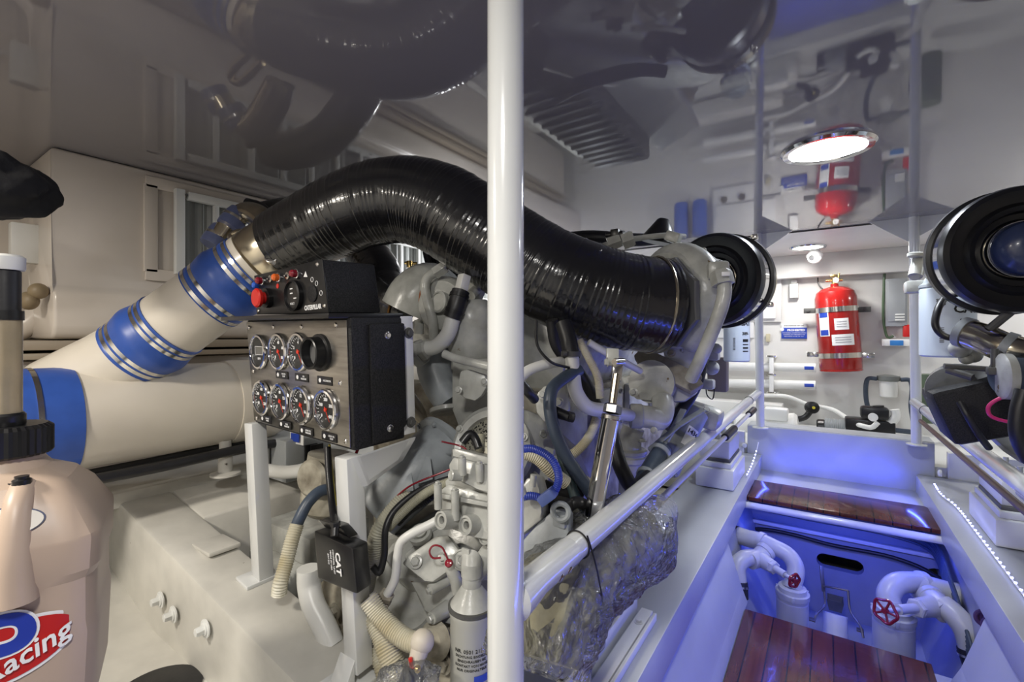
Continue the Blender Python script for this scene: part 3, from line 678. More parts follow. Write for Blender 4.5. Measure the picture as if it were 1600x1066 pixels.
obj('tube_band', M().band((jc.x+.012,jc.y,.035), (0,0,1), .02, .016, .0015), BLKP, jt)
obj('white_cap', M().lathe([(.022,0),(.0235,.003),(.0235,.022),(.019,.026),(.001,.027)], (jc.x+.012,jc.y,.112), (0,0,1), 24), BWH, jt)
# pour/vent boss and handle on the shoulder
fr_ = RJ@V((0,-1,0)); sd = RJ@V((1,0,0))
hp = V((jc.x,jc.y,0))+fr_*.070+sd*.036
obj('handle', M().tube([hp+V((0,0,-.245)), hp+fr_*.035+V((0,0,-.27)), hp+fr_*.055+V((0,0,-.33)), hp+fr_*.06+V((0,0,-.41))], lambda f:.017+.012*f*f, 18), JUG, jg)
vp = hp+fr_*.012+V((0,0,-.245)); obj('vent_cap', M().lathe([(.012,0),(.012,.012),(.009,.014),(.009,.018),(.001,.018)], vp, (0,0,1), 16).torus(vp+V((-.015,0,.006)),(0,0,1),.014,.0015), BLKP, jg)
def jr(z):
    for (a, ra, _), (b, rb, _) in zip(lv, lv[1:]):
        if a <= z <= b: return ra+(rb-ra)*(z-a)/(b-a)
    return .13
def jsurf(u, z, off=.0012):  # on the front flat
    p = V((jc.x,jc.y,z))+sd*u
    r_ = jr(z)
    q = (1-min(abs(u)/r_, .999)**5)**.2*r_
    return p+fr_*(q+off)
def jdisc(name, cu0, cz, a_, b_, mt, off, rot=0, par=None, n=40, z0=None):
    m = M(); rings = []
    for s_ in [.0001]+[q/14 for q in range(1,15)]:
        rings.append([jsurf(cu0+s_*(a_*cos(2*pi*i/n)*cos(rot)-b_*sin(2*pi*i/n)*sin(rot)), cz+s_*(a_*cos(2*pi*i/n)*sin(rot)+b_*sin(2*pi*i/n)*cos(rot)), off) for i in range(n)])
    m.rings(rings, cap=False); return obj(name, m, mt, par)
lg = jdisc('logo_patch', .030, -.485, .083, .045, WRITE, .003, .30, jg)
jdisc('logo_red_oval', .030, -.485, .078, .040, mat('logo_red', (.50,.012,.012), .4), .0042, .30, lg)
def jtext(nm, s1, u, z, size, mt, off, rot=0, **k):
    bm = text_bm(s1, size, **k)
    for v in bm.verts:
        x, y = v.co.x, v.co.y; v.co = jsurf(u+x*cos(rot)-y*sin(rot), z+x*sin(rot)+y*cos(rot), off+v.co.z)
    return obj(nm, bm, mt, lg)
jtext('logo_letters_outline', 'VP', -.022, -.482, .150, WRITE, .0055, 0, bold=.006, res=8)
jtext('logo_letters', 'VP', -.022, -.482, .150, mat('logo_blue', (.015,.04,.35), .4), .0068, 0, bold=.0025, res=8)
jtext('logo_script', 'Racing', .050, -.492, .040, WRITE, .0080, .42, shear=.35, bold=.0006)
ov = jdisc('oval_label', .012, -.290, .058, .022, mat('label_blue_line', (.02,.03,.10), .5), .004, 0, jg)
obj('oval_label_paper', M().rings([[jsurf(.012+s_*(.056*cos(2*pi*i/40)), -.290+s_*.0205*sin(2*pi*i/40), .0055) for i in range(40)] for s_ in (.0001,.5,1)], cap=False), mat('label_paper', (.70,.66,.58), .5), ov)
# the ledge the jug stands on
struct('floor_ledge', M().box((jc.x-.02,jc.y-.03,-.645), (.26,.24,.045), bev=.004).box((jc.x-.02,jc.y-.03,-.84), (.2,.18,.36)), PAINT)
one('black_mat', 'rounded black rubber mat lying on the floor at the bottom left', 'mat', M().lathe([(.10,-.01),(.11,-.006),(.11,.006),(.10,.012),(.001,.012)], W(243,1085,z=-1.0), (0,0,1), 40), RUB)
# black bag hanging top left
bg = M(); bc = W(-22, 287, 1.15)
bmesh.ops.create_icosphere(bg.bm, subdivisions=5, radius=1)
from mathutils import noise
for v in bg.bm.verts:
    p = v.co.copy(); k = 1+.16*noise.noise(p*1.6)+.06*noise.noise(p*4)+.03*abs(noise.noise(p*9)); 
    k *= 1+.06*sin(p.x*9+p.z*4)
    v.co = bc+V((p.x*.105*k, p.y*.12*k, p.z*.085*k - .02*p.x))
bag_ = one('black_bag', 'rumpled black cloth bag hanging at the upper left edge', 'bag', bg, CLOTH, sharp=80)
obj('strap', M().tube([bc+V((-.03,0,.05)), bc+V((-.035,0,.16)), V((bc.x-.03,bc.y,CEIL))], .008, 10, 16), CLOTH, bag_)
sw = thing('switch_box', 'cream electrical box fixed on the hull beside the liner, left edge', 'switch box', W(35,400,1.9))
c = W(38,381,1.85); obj('case', M().box(c, (.055,.08,.155), None, .004), BWH, sw)
obj('backing_strip', M().box(W(69,390,1.95), (.012,.05,.24), None, .003), CREAM, sw)
obj('conduit', M().cyl(W(0,402,1.85), W(24,402,1.85), .006, seg=10), BWH, sw)
m = M().tube([W(-30,545,1.9), W(20,520,1.9), W(62,490,1.95), W(68,420,2.0)], .045, 18); one('cream_pipe', 'cream pipe bend behind the clear filler tube at the left edge', 'pipe', m, CREAM)
m = M().ball(W(45,470,1.75), .05, (.9,.6,.7)).ball(W(60,455,1.75), .03)
one('tan_fitting', 'tan lumpy fitting behind the clear filler tube', 'fitting', m, mat('tan_fitting_paint', (.26,.20,.12), .5))
# hoses along the girder under the exhaust pipe
one('black_hose', 'black hose running beneath the big cream exhaust pipe', 'hose', M().tube([W(120,755,x=-1.98), W(260,728,x=-1.98), W(385,700,x=-1.98), W(450,690,x=-1.98)], .018, 14), RUB)
one('dark_conduit', 'thin dark conduit running above the black hose beneath the exhaust pipe', 'conduit', M().tube([W(130,742,x=-2.05), W(380,692,x=-2.05)], .014, 12), BLKP)
ps = thing('pipe_support', 'small cream flanged pedestal propping the exhaust pipe', 'pipe support', W(352,742,x=-2.02))
c = W(352,742,x=-2.02); obj('base', M().lathe([(.055,0),(.055,.008),(.03,.014)], c, (0,0,1), 24), BED, ps)
obj('column', M().lathe([(.026,.01),(.026,.075),(.022,.077),(.022,.14)], c, (0,0,1), 24), BED, ps)
obj('cross_pin', M().cyl(c+V((-.032,-.01,.05)), c+V((.032,-.01,.05)), .004, seg=8), STEEL, ps)
# stainless bends above the couplings
sp = thing('steel_bend', 'polished stainless pipe bends with dark blue sleeves above the upper coupling', 'pipe bend', W(385,370,1.95))
obj('upper_bend', M().tube([W(345,372,2.0), W(362,350,2.02), W(382,334,2.02), W(400,335,1.98), W(432,362,1.88)], .046, 24, 30), BRONZE, sp)
obj('lower_bend', M().tube([W(395,388,1.80), W(368,378,1.84), W(362,370,1.88), W(372,364,1.88), W(410,372,1.80)], .016, 16, 30), BRONZE, sp)
obj('outer_bend', M().tube([W(385,320,2.06), W(405,326,2.06), W(440,362,2.0), W(450,380,1.95)], .03, 16, 20), RUB, sp)
for k, (px, py, qx, qy, r_) in enumerate([(336,380,347,366,.052),(363,352,374,340,.054)]):
    a = W(px,py,2.0); b = W(qx,qy,2.02); s1 = obj('sleeve', M().lathe([(r_,-.02),(r_+.003,0),(r_+.003,(b-a).length),(r_,(b-a).length+.02)], a, b-a, 30), mat('dull_blue_sleeve', (.09,.11,.22), .35), sp)
    obj('sleeve_clamp', M().band(a.lerp(b,.5), b-a, r_+.004, .012, .002), STEEL, s1)
one('rear_exhaust_hose', 'second black wrapped exhaust hose passing behind the thick one', 'hose', M().tube([W(418,345,2.2), W(450,338,2.2), W(520,345,2.1), W(590,420,1.95), W(600,450,1.90), W(622,470,1.86), W(640,478,1.85)], .088, 30, 160, rfun=wrapf), WRAP, sharp=60)
a = W(622,470,1.86); b = W(640,478,1.85); one('brass_clamp', 'brass coloured clamp ring round the rear black hose beside the control box', 'clamp', M().torus(W(628,473,1.855), (b-a), .092, .005), mat('tarnished_brass', (.35,.18,.06), .3, 1))
# ------------------------------------------------------------------ near engine
def plate(m, pts, ref, d, n, th, bev=.004):
    n = V(n).normalized(); p0 = W(ref[0], ref[1], d)
    if n.dot(ray(*ref)) > 0: n = -n
    return m.prism([WPl(px, py, p0, n) for px, py in pts], -n*th, bev)
def pbolt(name, px, py, d, n, r, mt, par, h=None):
    return obj(name, M().bolt(W(px,py,d), n, r, h), mt, par)
AFT = V((0,-1,0)); STB = V((1,0,0)); TOC = V((.35,-.9,.2)).normalized(); DIAG = V((.5,-.75,.25)).normalized()

en = thing('marine_engine', 'big off-white painted diesel engine filling the near bay behind the white post', 'engine', (-1.15,2.2,-1.0))
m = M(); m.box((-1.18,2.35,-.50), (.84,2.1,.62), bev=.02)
obj('block', m, GRIME_SHADE, en)  # shade of the gaps put into the block colour
for k, y in enumerate((1.45,1.8,2.15,2.5,2.85,3.2)):
    hd = obj('side_cover', M().box((-.745,y,-.30), (.03,.26,.17), bev=.008), ENG, en)
    for sy in (-1,1):
        for sz in (-1,1): obj('cover_bolt', M().bolt((-.73,y+sy*.11,-.30+sz*.065), STB, .008), ENG, hd)
for sx in (-1, 1): obj('cylinder_head', M().box((-1.18+sx*.28,2.4,-.06), (.30,1.9,.28), Matrix.Rotation(sx*.35,3,'Y'), .02), ENG, en)
m = M(); m.box((-1.16,2.5,.18), (.36,1.2,.16), bev=.02)
for k in range(12): m.box((-1.16,2.0+k*.09,.265), (.34,.02,.02), bev=.004)
obj('ribbed_aftercooler', m, DARKENG, en)
obj('intake_pipe', M().tube([(-1.0,1.75,.22),(-.80,1.9,.28),(-.62,2.15,.24),(-.5,2.4,.15)], .065, 24, 30), ENG, en)
obj('rear_housing', M().box((-1.15,1.42,-.52), (.70,.26,.40), bev=.03), GRIME_SHADE, en)  # darkened like the block, gap shade painted into the colour
for k in range(5):
    obj('rib', M().bar((-.795,1.32+.03*k,-.66), (-.795,1.32+.05*k,-.34), .012, .02, STB), ENG, en)
obj('wheel_cover', plate(M(), [(820,700),(822,640),(850,650),(905,700),(930,760),(930,860),(870,940),(820,960)], (860,760), 1.42, (.8,-.55,.1), .10, .01), ENG, en)
for a, b in (((825,690),(900,760)),((830,740),(880,790)),((860,700),(840,800))):
    obj('casting_rib', M().bar(W(*a,1.37), W(*b,1.37), .014, .03, STB), ENG, en)
for px, py in ((849,679),(868,720),(905,780),(828,700)): pbolt('flange_bolt', px, py, 1.36, DIAG, .0095, ENG, en)
# rounded tanks and covers seen between the panel and the post
obj('coolant_tank', M().tube([W(735,470,1.55), W(738,520,1.55), W(738,570,1.55)], lambda f: .082*(1-.35*(2*f-1)**4), 30, 20), ENG, en)
obj('cover_plate', plate(M(), [(719,580),(730,577),(757,586),(763,600),(752,619),(742,627),(727,623),(713,613)], (735,600), 1.36, (.3,-.9,.1), .03, .005), ENG, en)
for px, py in ((716,610),(757,597)): pbolt('cover_bolt', px, py, 1.345, TOC, .008, ENG, en)
obj('support_wall', plate(M(), [(705,560),(790,560),(790,700),(720,680),(705,640)], (740,640), 1.47, (.2,-1,0), .05, .01), ENG, en)
obj('cross_pipe', M().tube([W(694,553,1.38), W(712,560,1.36), W(770,574,1.30)], .0125, 14, 16), ENG, en)
# inlet with mesh guard
c = W(765,700,1.30)
g_ = obj('guard_ring', M().lathe([(.115,.05),(.12,0),(.105,-.012),(.088,-.006),(.085,.04)], c, V((-.15,.8,-.35)), 40), ENG, en)
mm = mat('perforated_guard', (.10,.10,.09), .4, .4)
_nt = mm.node_tree; _v = _nt.nodes.new('ShaderNodeTexVoronoi'); _v.inputs['Scale'].default_value = 130; _tc = _nt.nodes.new('ShaderNodeTexCoord'); _nt.links.new(_tc.outputs['Object'], _v.inputs[0])
_r = _nt.nodes.new('ShaderNodeValToRGB'); _r.color_ramp.elements[0].color = (.01,.01,.01,1); _r.color_ramp.elements[1].color = (.35,.34,.28,1); _r.color_ramp.elements[0].position = .35; _r.color_ramp.elements[1].position = .5
_nt.links.new(_v.outputs[0], _r.inputs[0]); _nt.links.new(_r.outputs[0], _nt.nodes['Principled BSDF'].inputs['Base Color'])
obj('mesh_screen', M().lathe([(.087,0),(.05,-.008),(.001,-.010)], c+V((-.15,.8,-.35)).normalized()*.012, V((-.15,.8,-.35)), 32), mm, g_)
for a in (.4, 1.6, 2.8): 
    u, v, ax = basis(V((-.15,.8,-.35))); obj('ring_bolt', M().bolt(c+(u*cos(a)+v*sin(a))*.108-ax*.012, -ax, .008), ENG, g_)
obj('sensor_plug', M().tube([W(722,692,1.16), W(735,678,1.17), W(742,685,1.17), W(748,700,1.16)], .011, 12, 14), BLKP, en)

# starter / heat exchanger casting, blue-grey
hx = thing('starter_casting', 'blue-grey cast cylindrical housing with a ribbed foot, right of the white gusset', 'starter housing', W(650,770,1.38))
obj('barrel', M().tube([W(585,800,1.32), W(655,735,1.38), W(700,700,1.46)], lambda f: .085+.014*f, 32, 10), ENG2, hx)
obj('end_flange', M().lathe([(.10,0),(.112,.004),(.112,.02),(.10,.024)], W(688,706,1.44), W(700,700,1.46)-W(655,735,1.38), 36), ENG2, hx)
obj('foot_plate', plate(M(), [(590,785),(700,732),(722,742),(610,812)], (650,770), 1.27, (.1,-.6,.8), .02, .003), ENG2, hx)
for k in range(7):
    u, v, ax = basis(W(700,700,1.46)-W(655,735,1.38)); a = k*2*pi/7; obj('flange_bolt', M().bolt(W(688,706,1.44)+(u*cos(a)+v*sin(a))*.104, -ax, .007), ENG2, hx)
for px, py in ((638,752),(668,735)): obj('rib', M().prism([W(px-2,py-22,1.30), W(px+2,py+14,1.25), W(px-18,py+20,1.26)], V((.012,.004,.0)), .001), ENG2, hx)
# gearbox
gb = thing('gearbox', 'grey-white painted marine gearbox with bolted covers at the foot of the engine', 'gearbox', W(650,1000,1.30))
c = W(625,925,1.26); axg = V((-.38,.88,-.12)).normalized()
obj('round_housing', M().lathe([(.02,-.012),(.055,-.012),(.075,-.004),(.098,-.006),(.108,.0),(.112,.012),(.135,.014),(.142,.02),(.142,.036),(.152,.04),(.16,.08),(.17,.2),(.17,.4)], c, axg, 56), ENG, gb)
for k in range(9):
    u, v, ax = basis(axg); a = k*2*pi/9+.2
    obj('ring_bolt', M().bolt(c+(u*cos(a)+v*sin(a))*.122+ax*.013, -ax, .0085), ENG, gb)
obj('gear_case', plate(M(), [(640,905),(628,868),(660,838),(700,815),(745,800),(800,830),(800,985),(735,985),(690,975),(660,955)], (700,880), 1.20, (.25,-.85,.35), .22, .012), ENG, gb)
obj('upper_case', plate(M(), [(598,868),(622,832),(680,795),(760,800),(790,850),(790,900),(620,905)], (680,840), 1.27, (.1,-.6,.75), .12, .012), ENG, gb)
pp = obj('port_plate', plate(M(), [(627,880),(640,866),(680,838),(700,836),(722,866),(716,882),(676,910),(663,909)], (675,873), 1.135, (.35,-.75,.5), .045, .006), ENG, gb)
obj('plug', M().lathe([(.021,0),(.021,.006),(.018,.007),(.017,.004),(.008,.004),(.008,.001),(.001,.001)], W(671,892,1.128), (.35,-.75,.5), 28), ENG, pp)
pbolt('plate_bolt', 650, 878, 1.13, (.35,-.75,.5), .011, ENG, pp)
pbolt('plate_bolt', 692, 872, 1.13, (.35,-.75,.5), .009, ENG, pp)
for a, b, r_ in (((672,922),(706,900),.013),((675,966),(700,950),.015),((668,992),(690,985),.011)):
    e1 = W(*a,1.12); e2 = W(*b,1.16); q = obj('bolt_boss', M().cyl(e1, e2, r_, r_*1.3, 18), ENG, gb); obj('boss_bolt', M().bolt(e1, e1-e2, r_*.65), ENG, q)
obj('round_boss', M().lathe([(.030,-.01),(.030,.004),(.022,.006),(.022,.012),(.001,.012)], W(656,834,1.215), (.1,-.5,.85), 24).bolt(W(656,831,1.20), (.1,-.5,.85), .012), ENG, gb)
q = obj('inspection_cap', M().lathe([(.024,-.02),(.024,.003),(.02,.006),(.019,.003),(.001,.003)], W(722,875,1.11), (.35,-.8,.4), 28), ENG, gb)
obj('cap_mark', M().torus(W(722,875,1.106), (.35,-.8,.4), .011, .0018, 20, 5), ENG, q)
obj('neck', M().tube([W(703,868,1.12), W(706,890,1.11), W(712,905,1.11), W(716,925,1.12)], .015, 16, 14), ENG, gb)
# red dip hook
dh = M().tube([W(689,872,1.085), W(676,872,1.085), W(671,862,1.085), W(677,853,1.085), W(690,855,1.085), W(697,868,1.085), W(702,880,1.085)], .0024, 8, 24)
dh.lathe([(.008,0),(.010,.004),(.009,.009),(.003,.012)], W(703,881,1.087), (.1,-.7,.5), 18)
one('dipstick', 'small dark red hooked dipstick handle on the gearbox plate', 'dipstick', dh, DRED)
# valve block
vb = thing('valve_block', 'grey control valve block with two round ports on top of the gearbox', 'valve block', W(725,850,1.15))
NV = V((.15,-.93,.25)).normalized()
obj('lower_body', plate(M(), [(684,768),(700,756),(762,772),(770,790),(770,850),(735,838),(688,822)], (725,800), 1.12, NV, .10, .007), ENG, vb)
obj('joint_plate', plate(M(), [(680,770),(765,786),(765,793),(680,777)], (725,780), 1.105, NV, .11, .001), ENG, vb)
obj('middle_body', plate(M(), [(694,752),(705,741),(765,752),(765,778),(697,768)], (725,760), 1.145, NV, .09, .006), ENG, vb)
obj('upper_body', plate(M(), [(700,727),(708,714),(770,728),(770,776),(745,764),(704,747)], (735,740), 1.115, NV, .09, .006), ENG, vb)
obj('top_plate', plate(M(), [(707,702),(712,701),(775,718),(775,730),(707,713)], (735,712), 1.13, NV, .09, .002), ENG, vb)
for px, py, r_ in ((697,812,.0215),(735,820,.0225),(764,838,.018)):
    q = obj('port', M().lathe([(r_*1.05,-.03),(r_*1.05,.004),(r_,.012),(r_*.97,.018),(r_*.75,.019),(r_*.72,.014),(r_*.42,.014),(r_*.38,.002),(.001,.002)], W(px,py,1.098), V((-.1,-.95,.2)), 32), ENG, vb)
    obj('port_socket', M().hexa(W(px,py,1.098)+V((-.1,-.95,.2)).normalized()*.0015, (-.1,-.95,.2), r_*.36, .004), DARKENG, q)
for px, p0y, p1y in ((684,757,795),(711,767,812),(722,716,742),(749,725,752)):
    a = W(px,p0y,1.095); b = W(px+1,p1y,1.095)
    q = obj('bolt_column', M().cyl(b, a, .0095, seg=16), ENG, vb); obj('column_bolt', M().bolt(a, (0,-.1,1), .0065), ENG, q)
obj('side_plug', M().lathe([(.013,-.02),(.013,.006),(.010,.008),(.006,.006),(.001,.006)], W(708,743,1.09), (-.35,-.9,.2), 20), ENG, vb)
# transmission oil filter
of = thing('oil_filter', 'grey spin-on oil filter with printed part number beside the foot of the white post', 'oil filter', W(737,1060,1.06))
FC = W(737,1000,1.06); fz = W(737,950,1.06).z; r_ = .0485
obj('canister', M().lathe([(r_-.004,fz-.22),(r_,fz-.21),(r_,fz-.012),(r_+.002,fz-.008),(r_+.002,fz),(r_-.002,fz+.003)], (FC.x,FC.y,0), (0,0,1), 48), mat('filter_grey_paint', (.42,.42,.38), .35), of)
obj('seal_ring', M().lathe([(r_+.001,fz+.001),(r_+.005,fz+.003),(r_+.005,fz+.011),(r_+.001,fz+.012)], (FC.x,FC.y,0), (0,0,1), 48), DARKENG, of)
obj('filter_head', M().lathe([(r_,fz+.012),(r_-.004,fz+.018),(.022,fz+.052),(.022,fz+.08)], (FC.x,FC.y,0), (0,0,1), 40), ENG, of)
hz = V((FC.x,FC.y,fz+.075)); obj('head_arm', M().tube([hz, hz+V((0,0,.035)), W(742,895,1.08), W(765,862,1.12)], lambda f:.024-.002*f, 24, 20), ENG, of)
obj('web', M().prism([hz+V((-.02,-.01,-.055)), hz+V((-.022,-.01,.06)), hz+V((.0,-.01,.06)), hz+V((-.0,-.01,-.05))], (0,.006,0), .001), ENG, of)
frn = -V((FC.x,FC.y,0)).normalized()
text_cyl('filter_number', 'NR. 0501 212 45', (FC.x,FC.y,W(737,1016,1.02).z), (0,0,1), frn, r_, .0115, BLKT, of)
for k, s1 in enumerate(('DICHTUNG EINOELEN', 'EINSCHRAUBEN BIS', 'KONTAKT VON HAND', 'NUR ORIGINALTEILE')):
    text_cyl('instruction_lettering', s1, (FC.x,FC.y,W(737,1024+k*7,1.02).z), (0,0,1), frn, r_, .0075, BLKT, of)
m = M(); patch_cyl(m, (FC.x,FC.y,W(737,1060,1.02).z), (0,0,1), frn, r_, .05, .016, u0=.03); obj('label_patch', m, BLUEP, of)

# cream hydraulic pipe from valve block to gearbox with nuts
hp_ = thing('hydraulic_pipe', 'cream bent steel pipe running from the valve block down to the gearbox', 'pipe', W(600,940,1.12))
obj('tube', M().tube([W(690,809,1.12), W(675,818,1.11), W(640,836,1.10), W(626,848,1.10), W(621,870,1.10), W(617,905,1.11), W(600,938,1.13)], .0105, 16, 60), BWH, hp_)
for px, py, d in ((602,934,1.128),(598,943,1.135)): obj('union_nut', M().hexa(W(px,py,d), W(617,905,1.11)-W(600,938,1.13), .019, .014), GRIME_SHADE, hp_)

# ------------------------------------------------------------------ rear turbocharger (port side)
tp = thing('turbocharger', 'off-white turbocharger with curved elbow seen above the gauge panel, left of the post', 'turbocharger', W(690,520,1.8))
obj('elbow', M().tube([W(637,487,1.80), W(650,462,1.80), W(672,450,1.82), W(694,470,1.85), W(700,520,1.86)], lambda f:.105-.015*f, 32, 30), ENG, tp)
obj('volute', M().lathe([(.02,-.06),(.055,-.06),(.085,-.045),(.105,-.01),(.105,.03),(.08,.06),(.05,.07)], W(697,478,1.66), V((-.25,.95,0)), 40), ENG, tp)
q = obj('hub_cover', M().lathe([(.038,-.004),(.038,.004),(.031,.008),(.030,.003),(.001,.001)], W(686,472,1.585), V((-.1,-1,.1)), 30), ENG, tp)
obj('filler_neck', M().lathe([(.042,0),(.036,.01),(.034,.022),(.026,.024)], W(653,428,1.80), (0,0,1), 28), ENG, tp)
obj('oil_line', M().tube([W(684,424,1.62), W(670,432,1.61), W(664,446,1.60), W(668,470,1.60), W(676,500,1.60), W(678,530,1.62)], .017, 16, 40), ENG, tp)
obj('line_nut', M().hexa(W(680,427,1.62), V((.7,.3,.45)), .024, .045), ENG, tp)
obj('lower_leg', M().cyl(W(655,500,1.78), W(655,522,1.78), .018), ENG, tp)
obj('heat_ring', M().torus(W(700,468,1.63), V((-.25,.95,0)), .112, .005), mat('rust_ring', (.28,.09,.03), .6), tp)
fv = M(); fv.bar(W(632,411,1.82), W(652,412,1.82), .010,.012).cyl(W(640,418,1.82), W(640,408,1.82), .012); one('brass_valve', 'tiny brass drain valve on top of the rear turbocharger elbow', 'valve', fv, BRASS)
cp_ = thing('coolant_pipe', 'cream coolant pipe curving up to a black rubber joiner above the panel', 'pipe', W(665,545,1.5))
obj('lower_tube', M().tube([W(662,546,1.50), W(682,541,1.48), W(700,522,1.46), W(708,495,1.46)], .024, 22, 30), BWH, cp_)
obj('rubber_joiner', M().tube([W(706,497,1.46), W(713,478,1.46), W(720,455,1.47)], .0285, 22, 12), RUB, cp_)
obj('upper_tube', M().bar(W(719,460,1.47), W(726,430,1.48), .036,.030), BWH, cp_)
for t_ in (.25,.8):
    q, dq = at([W(706,497,1.46), W(713,478,1.46), W(720,455,1.47)], t_); obj('clamp', M().band(q, dq, .0285, .012, .003), BLKP, cp_)
obj('hex_union', M().hexa(W(650,553,1.52), W(682,541,1.48)-W(662,546,1.50), .045, .03).hexa(W(660,548,1.5), W(682,541,1.48)-W(662,546,1.50), .033, .022), ENG, cp_)
obj('outlet_elbow', M().tube([W(680,548,1.62), W(678,575,1.60), W(688,605,1.58), W(705,632,1.55)], lambda f:.062-.012*f, 26, 24), ENG2, tp)
obj('outlet_flange', M().lathe([(.05,0),(.058,.004),(.058,.016),(.05,.02)], W(698,636,1.55), V((.3,-.2,-.9)), 26), ENG, tp)
one('black_hose_fitting', 'black ribbed hose elbow behind the thick exhaust hose above the rear turbocharger', 'hose', M().tube([W(665,405,2.0), W(690,400,2.0), W(715,425,1.95), W(740,450,1.9)], .05, 20, ridge=(.012,.05)), RUB)
one('white_bracket_fitting', 'white cast fitting under the thick black hose just left of the post', 'fitting', M().box(W(742,455,1.6), (.06,.05,.05), Matrix.Rotation(.5,3,'Y'), .01).cyl(W(735,462,1.55), W(750,448,1.6), .018), ENG)
m = M().box(W(650,615,2.2), (.35,.25,.30), None, .03); one('white_tank', 'bright white moulded tank seen in the gap right of the gauge panel', 'tank', m, WHITEW)
for k, pts in enumerate(([(620,600,1.7),(645,622,1.68),(660,650,1.66),(662,672,1.64)], [(615,628,1.66),(640,640,1.64),(662,660,1.62),(672,680,1.60)])):
    one('cream_hose', ('upper','lower')[k]+' one of two cream hoses in the gap right of the gauge panel', 'hose', M().tube([W(*p) for p in pts], .016, 14, 20), mat('cream_hose_%d'%k, (.62,.56,.42), .5), 'cream hoses right of the panel')

# ------------------------------------------------------------------ near turbocharger at the mouth of the hose
TA = V((.50,.86,.03)).normalized(); TC = W(1048,466,1.585)
tb = thing('turbocharger', 'large off-white turbocharger housing at the end of the thick black exhaust hose', 'turbocharger', TC+V((0,0,-.22)))
def volute(f, k): return 1
m = M(); n = 64; rings = []
for i in range(n):   # snail: radius grows round the axis
    a = 2*pi*i/n; u, v, ax = basis(TA); rd = u*cos(a)+v*sin(a)
    g = .076+.026*((a+1.9)%(2*pi))/(2*pi); Rm = .098
    rings.append([TC+rd*(Rm+g*cos(2*pi*j/20))+ax*(g*.72*sin(2*pi*j/20)+.02) for j in range(20)])
m.rings(rings, closed=True); obj('volute', m, ENG, tb, sharp=60)
obj('hub_face', M().lathe([(.10,-.045),(.15,-.04),(.17,-.015),(.165,.03),(.14,.05)], TC, TA, 48), ENG, tb)
m = M(); n = 8
u, v, ax = basis(TA); FCn = W(1037,474,1.525)
m.rings([[FCn+(u*cos(a)+v*sin(a))*rr*(1.10 if k % 2 else 1)+ax*h for k, a in enumerate([2*pi*i/16 for i in range(16)])] for rr, h in ((.136,-.01),(.139,-.006),(.139,.008),(.136,.012))])
obj('inlet_flange', m, mat('dark_flange', (.13,.13,.13), .4), tb)
obj('rim_plate', M().lathe([(.170,.045),(.185,.048),(.185,.060),(.16,.066)], TC, TA, 10), ENG, tb)
for k in range(10):
    a = 2*pi*k/10+.3; obj('rim_bolt', M().bolt(TC+(u*cos(a)+v*sin(a))*.178+ax*.046, -ax, .008), ENG, tb)
obj('outlet_leg', plate(M(), [(1032,530),(1090,505),(1112,520),(1098,575),(1075,600),(1042,575)], (1070,545), 1.60, (.3,-.9,-.2), .10, .014), ENG, tb)
obj('leg_flange', plate(M(), [(990,555),(1005,540),(1085,580),(1100,600),(1080,612),(1000,572)], (1040,570), 1.60, (.2,-.8,.5), .03, .005), GRIME_SHADE, tb)
for px, py in ((1049,552),(1005,545),(1090,590)): pbolt('leg_bolt', px, py, 1.575, (.2,-.9,.3), .010, GRIME_SHADE, tb)
text('cast_mark', 'LC', W(1068,469,1.50), V((.86,.5,0)), V((0,0,1)), .022, ENG2, tb); obj('cast_ring', M().torus(W(1068,469,1.50), (.5,-.86,0), .016, .0012, 24, 5), ENG, tb)
text('cast_number', '1.10', W(1070,498,1.49), V((.86,.5,.4)), V((-.3,0,1)), .018, DARKENG, tb)
# fittings on the top
ft = thing('hydraulic_fitting', 'off-white hex hose fittings lying above the thick hose left of the turbocharger', 'fitting', W(965,385,1.6))
obj('hex_union', M().hexa(W(950,382,1.62), W(990,372,1.6)-W(950,386,1.62), .026, .045), ENG, ft)
obj('second_union', M().hexa(W(972,378,1.6), W(990,370,1.6)-W(950,384,1.62), .030, .04), ENG, ft)
obj('line', M().cyl(W(925,392,1.66), W(955,383,1.62), .016), ENG, ft)
obj('black_valve', M().box(W(963,366,1.62), (.03,.04,.03)).cyl(W(948,368,1.64), W(975,366,1.6), .012), BLKP, ft)
one('black_duct', 'black air duct lying behind the thick hose left of the turbocharger', 'duct', M().tube([W(870,378,2.0), W(920,372,1.9), W(1000,375,1.85), W(1040,372,1.85)], lambda f:.035-.012*f, 18, 24), RUB)
one('black_cone', 'small glossy black cone-shaped boot on top of the turbocharger', 'boot', M().lathe([(.062,0),(.06,.02),(.022,.085),(.015,.09)], W(1028,380,1.72), V((.25,0,1)), 28), BLKP)
q = M().tube([W(985,374,1.66), W(1040,368,1.64), W(1070,370,1.66)], .010, 10, 12); q.box(W(1052,371,1.60), (.05,.04,.035), Matrix.Rotation(.4,3,'Y'), .006); one('white_elbow_fitting', 'white square elbow fitting with black line on the crown of the turbocharger', 'fitting', q, ENG)
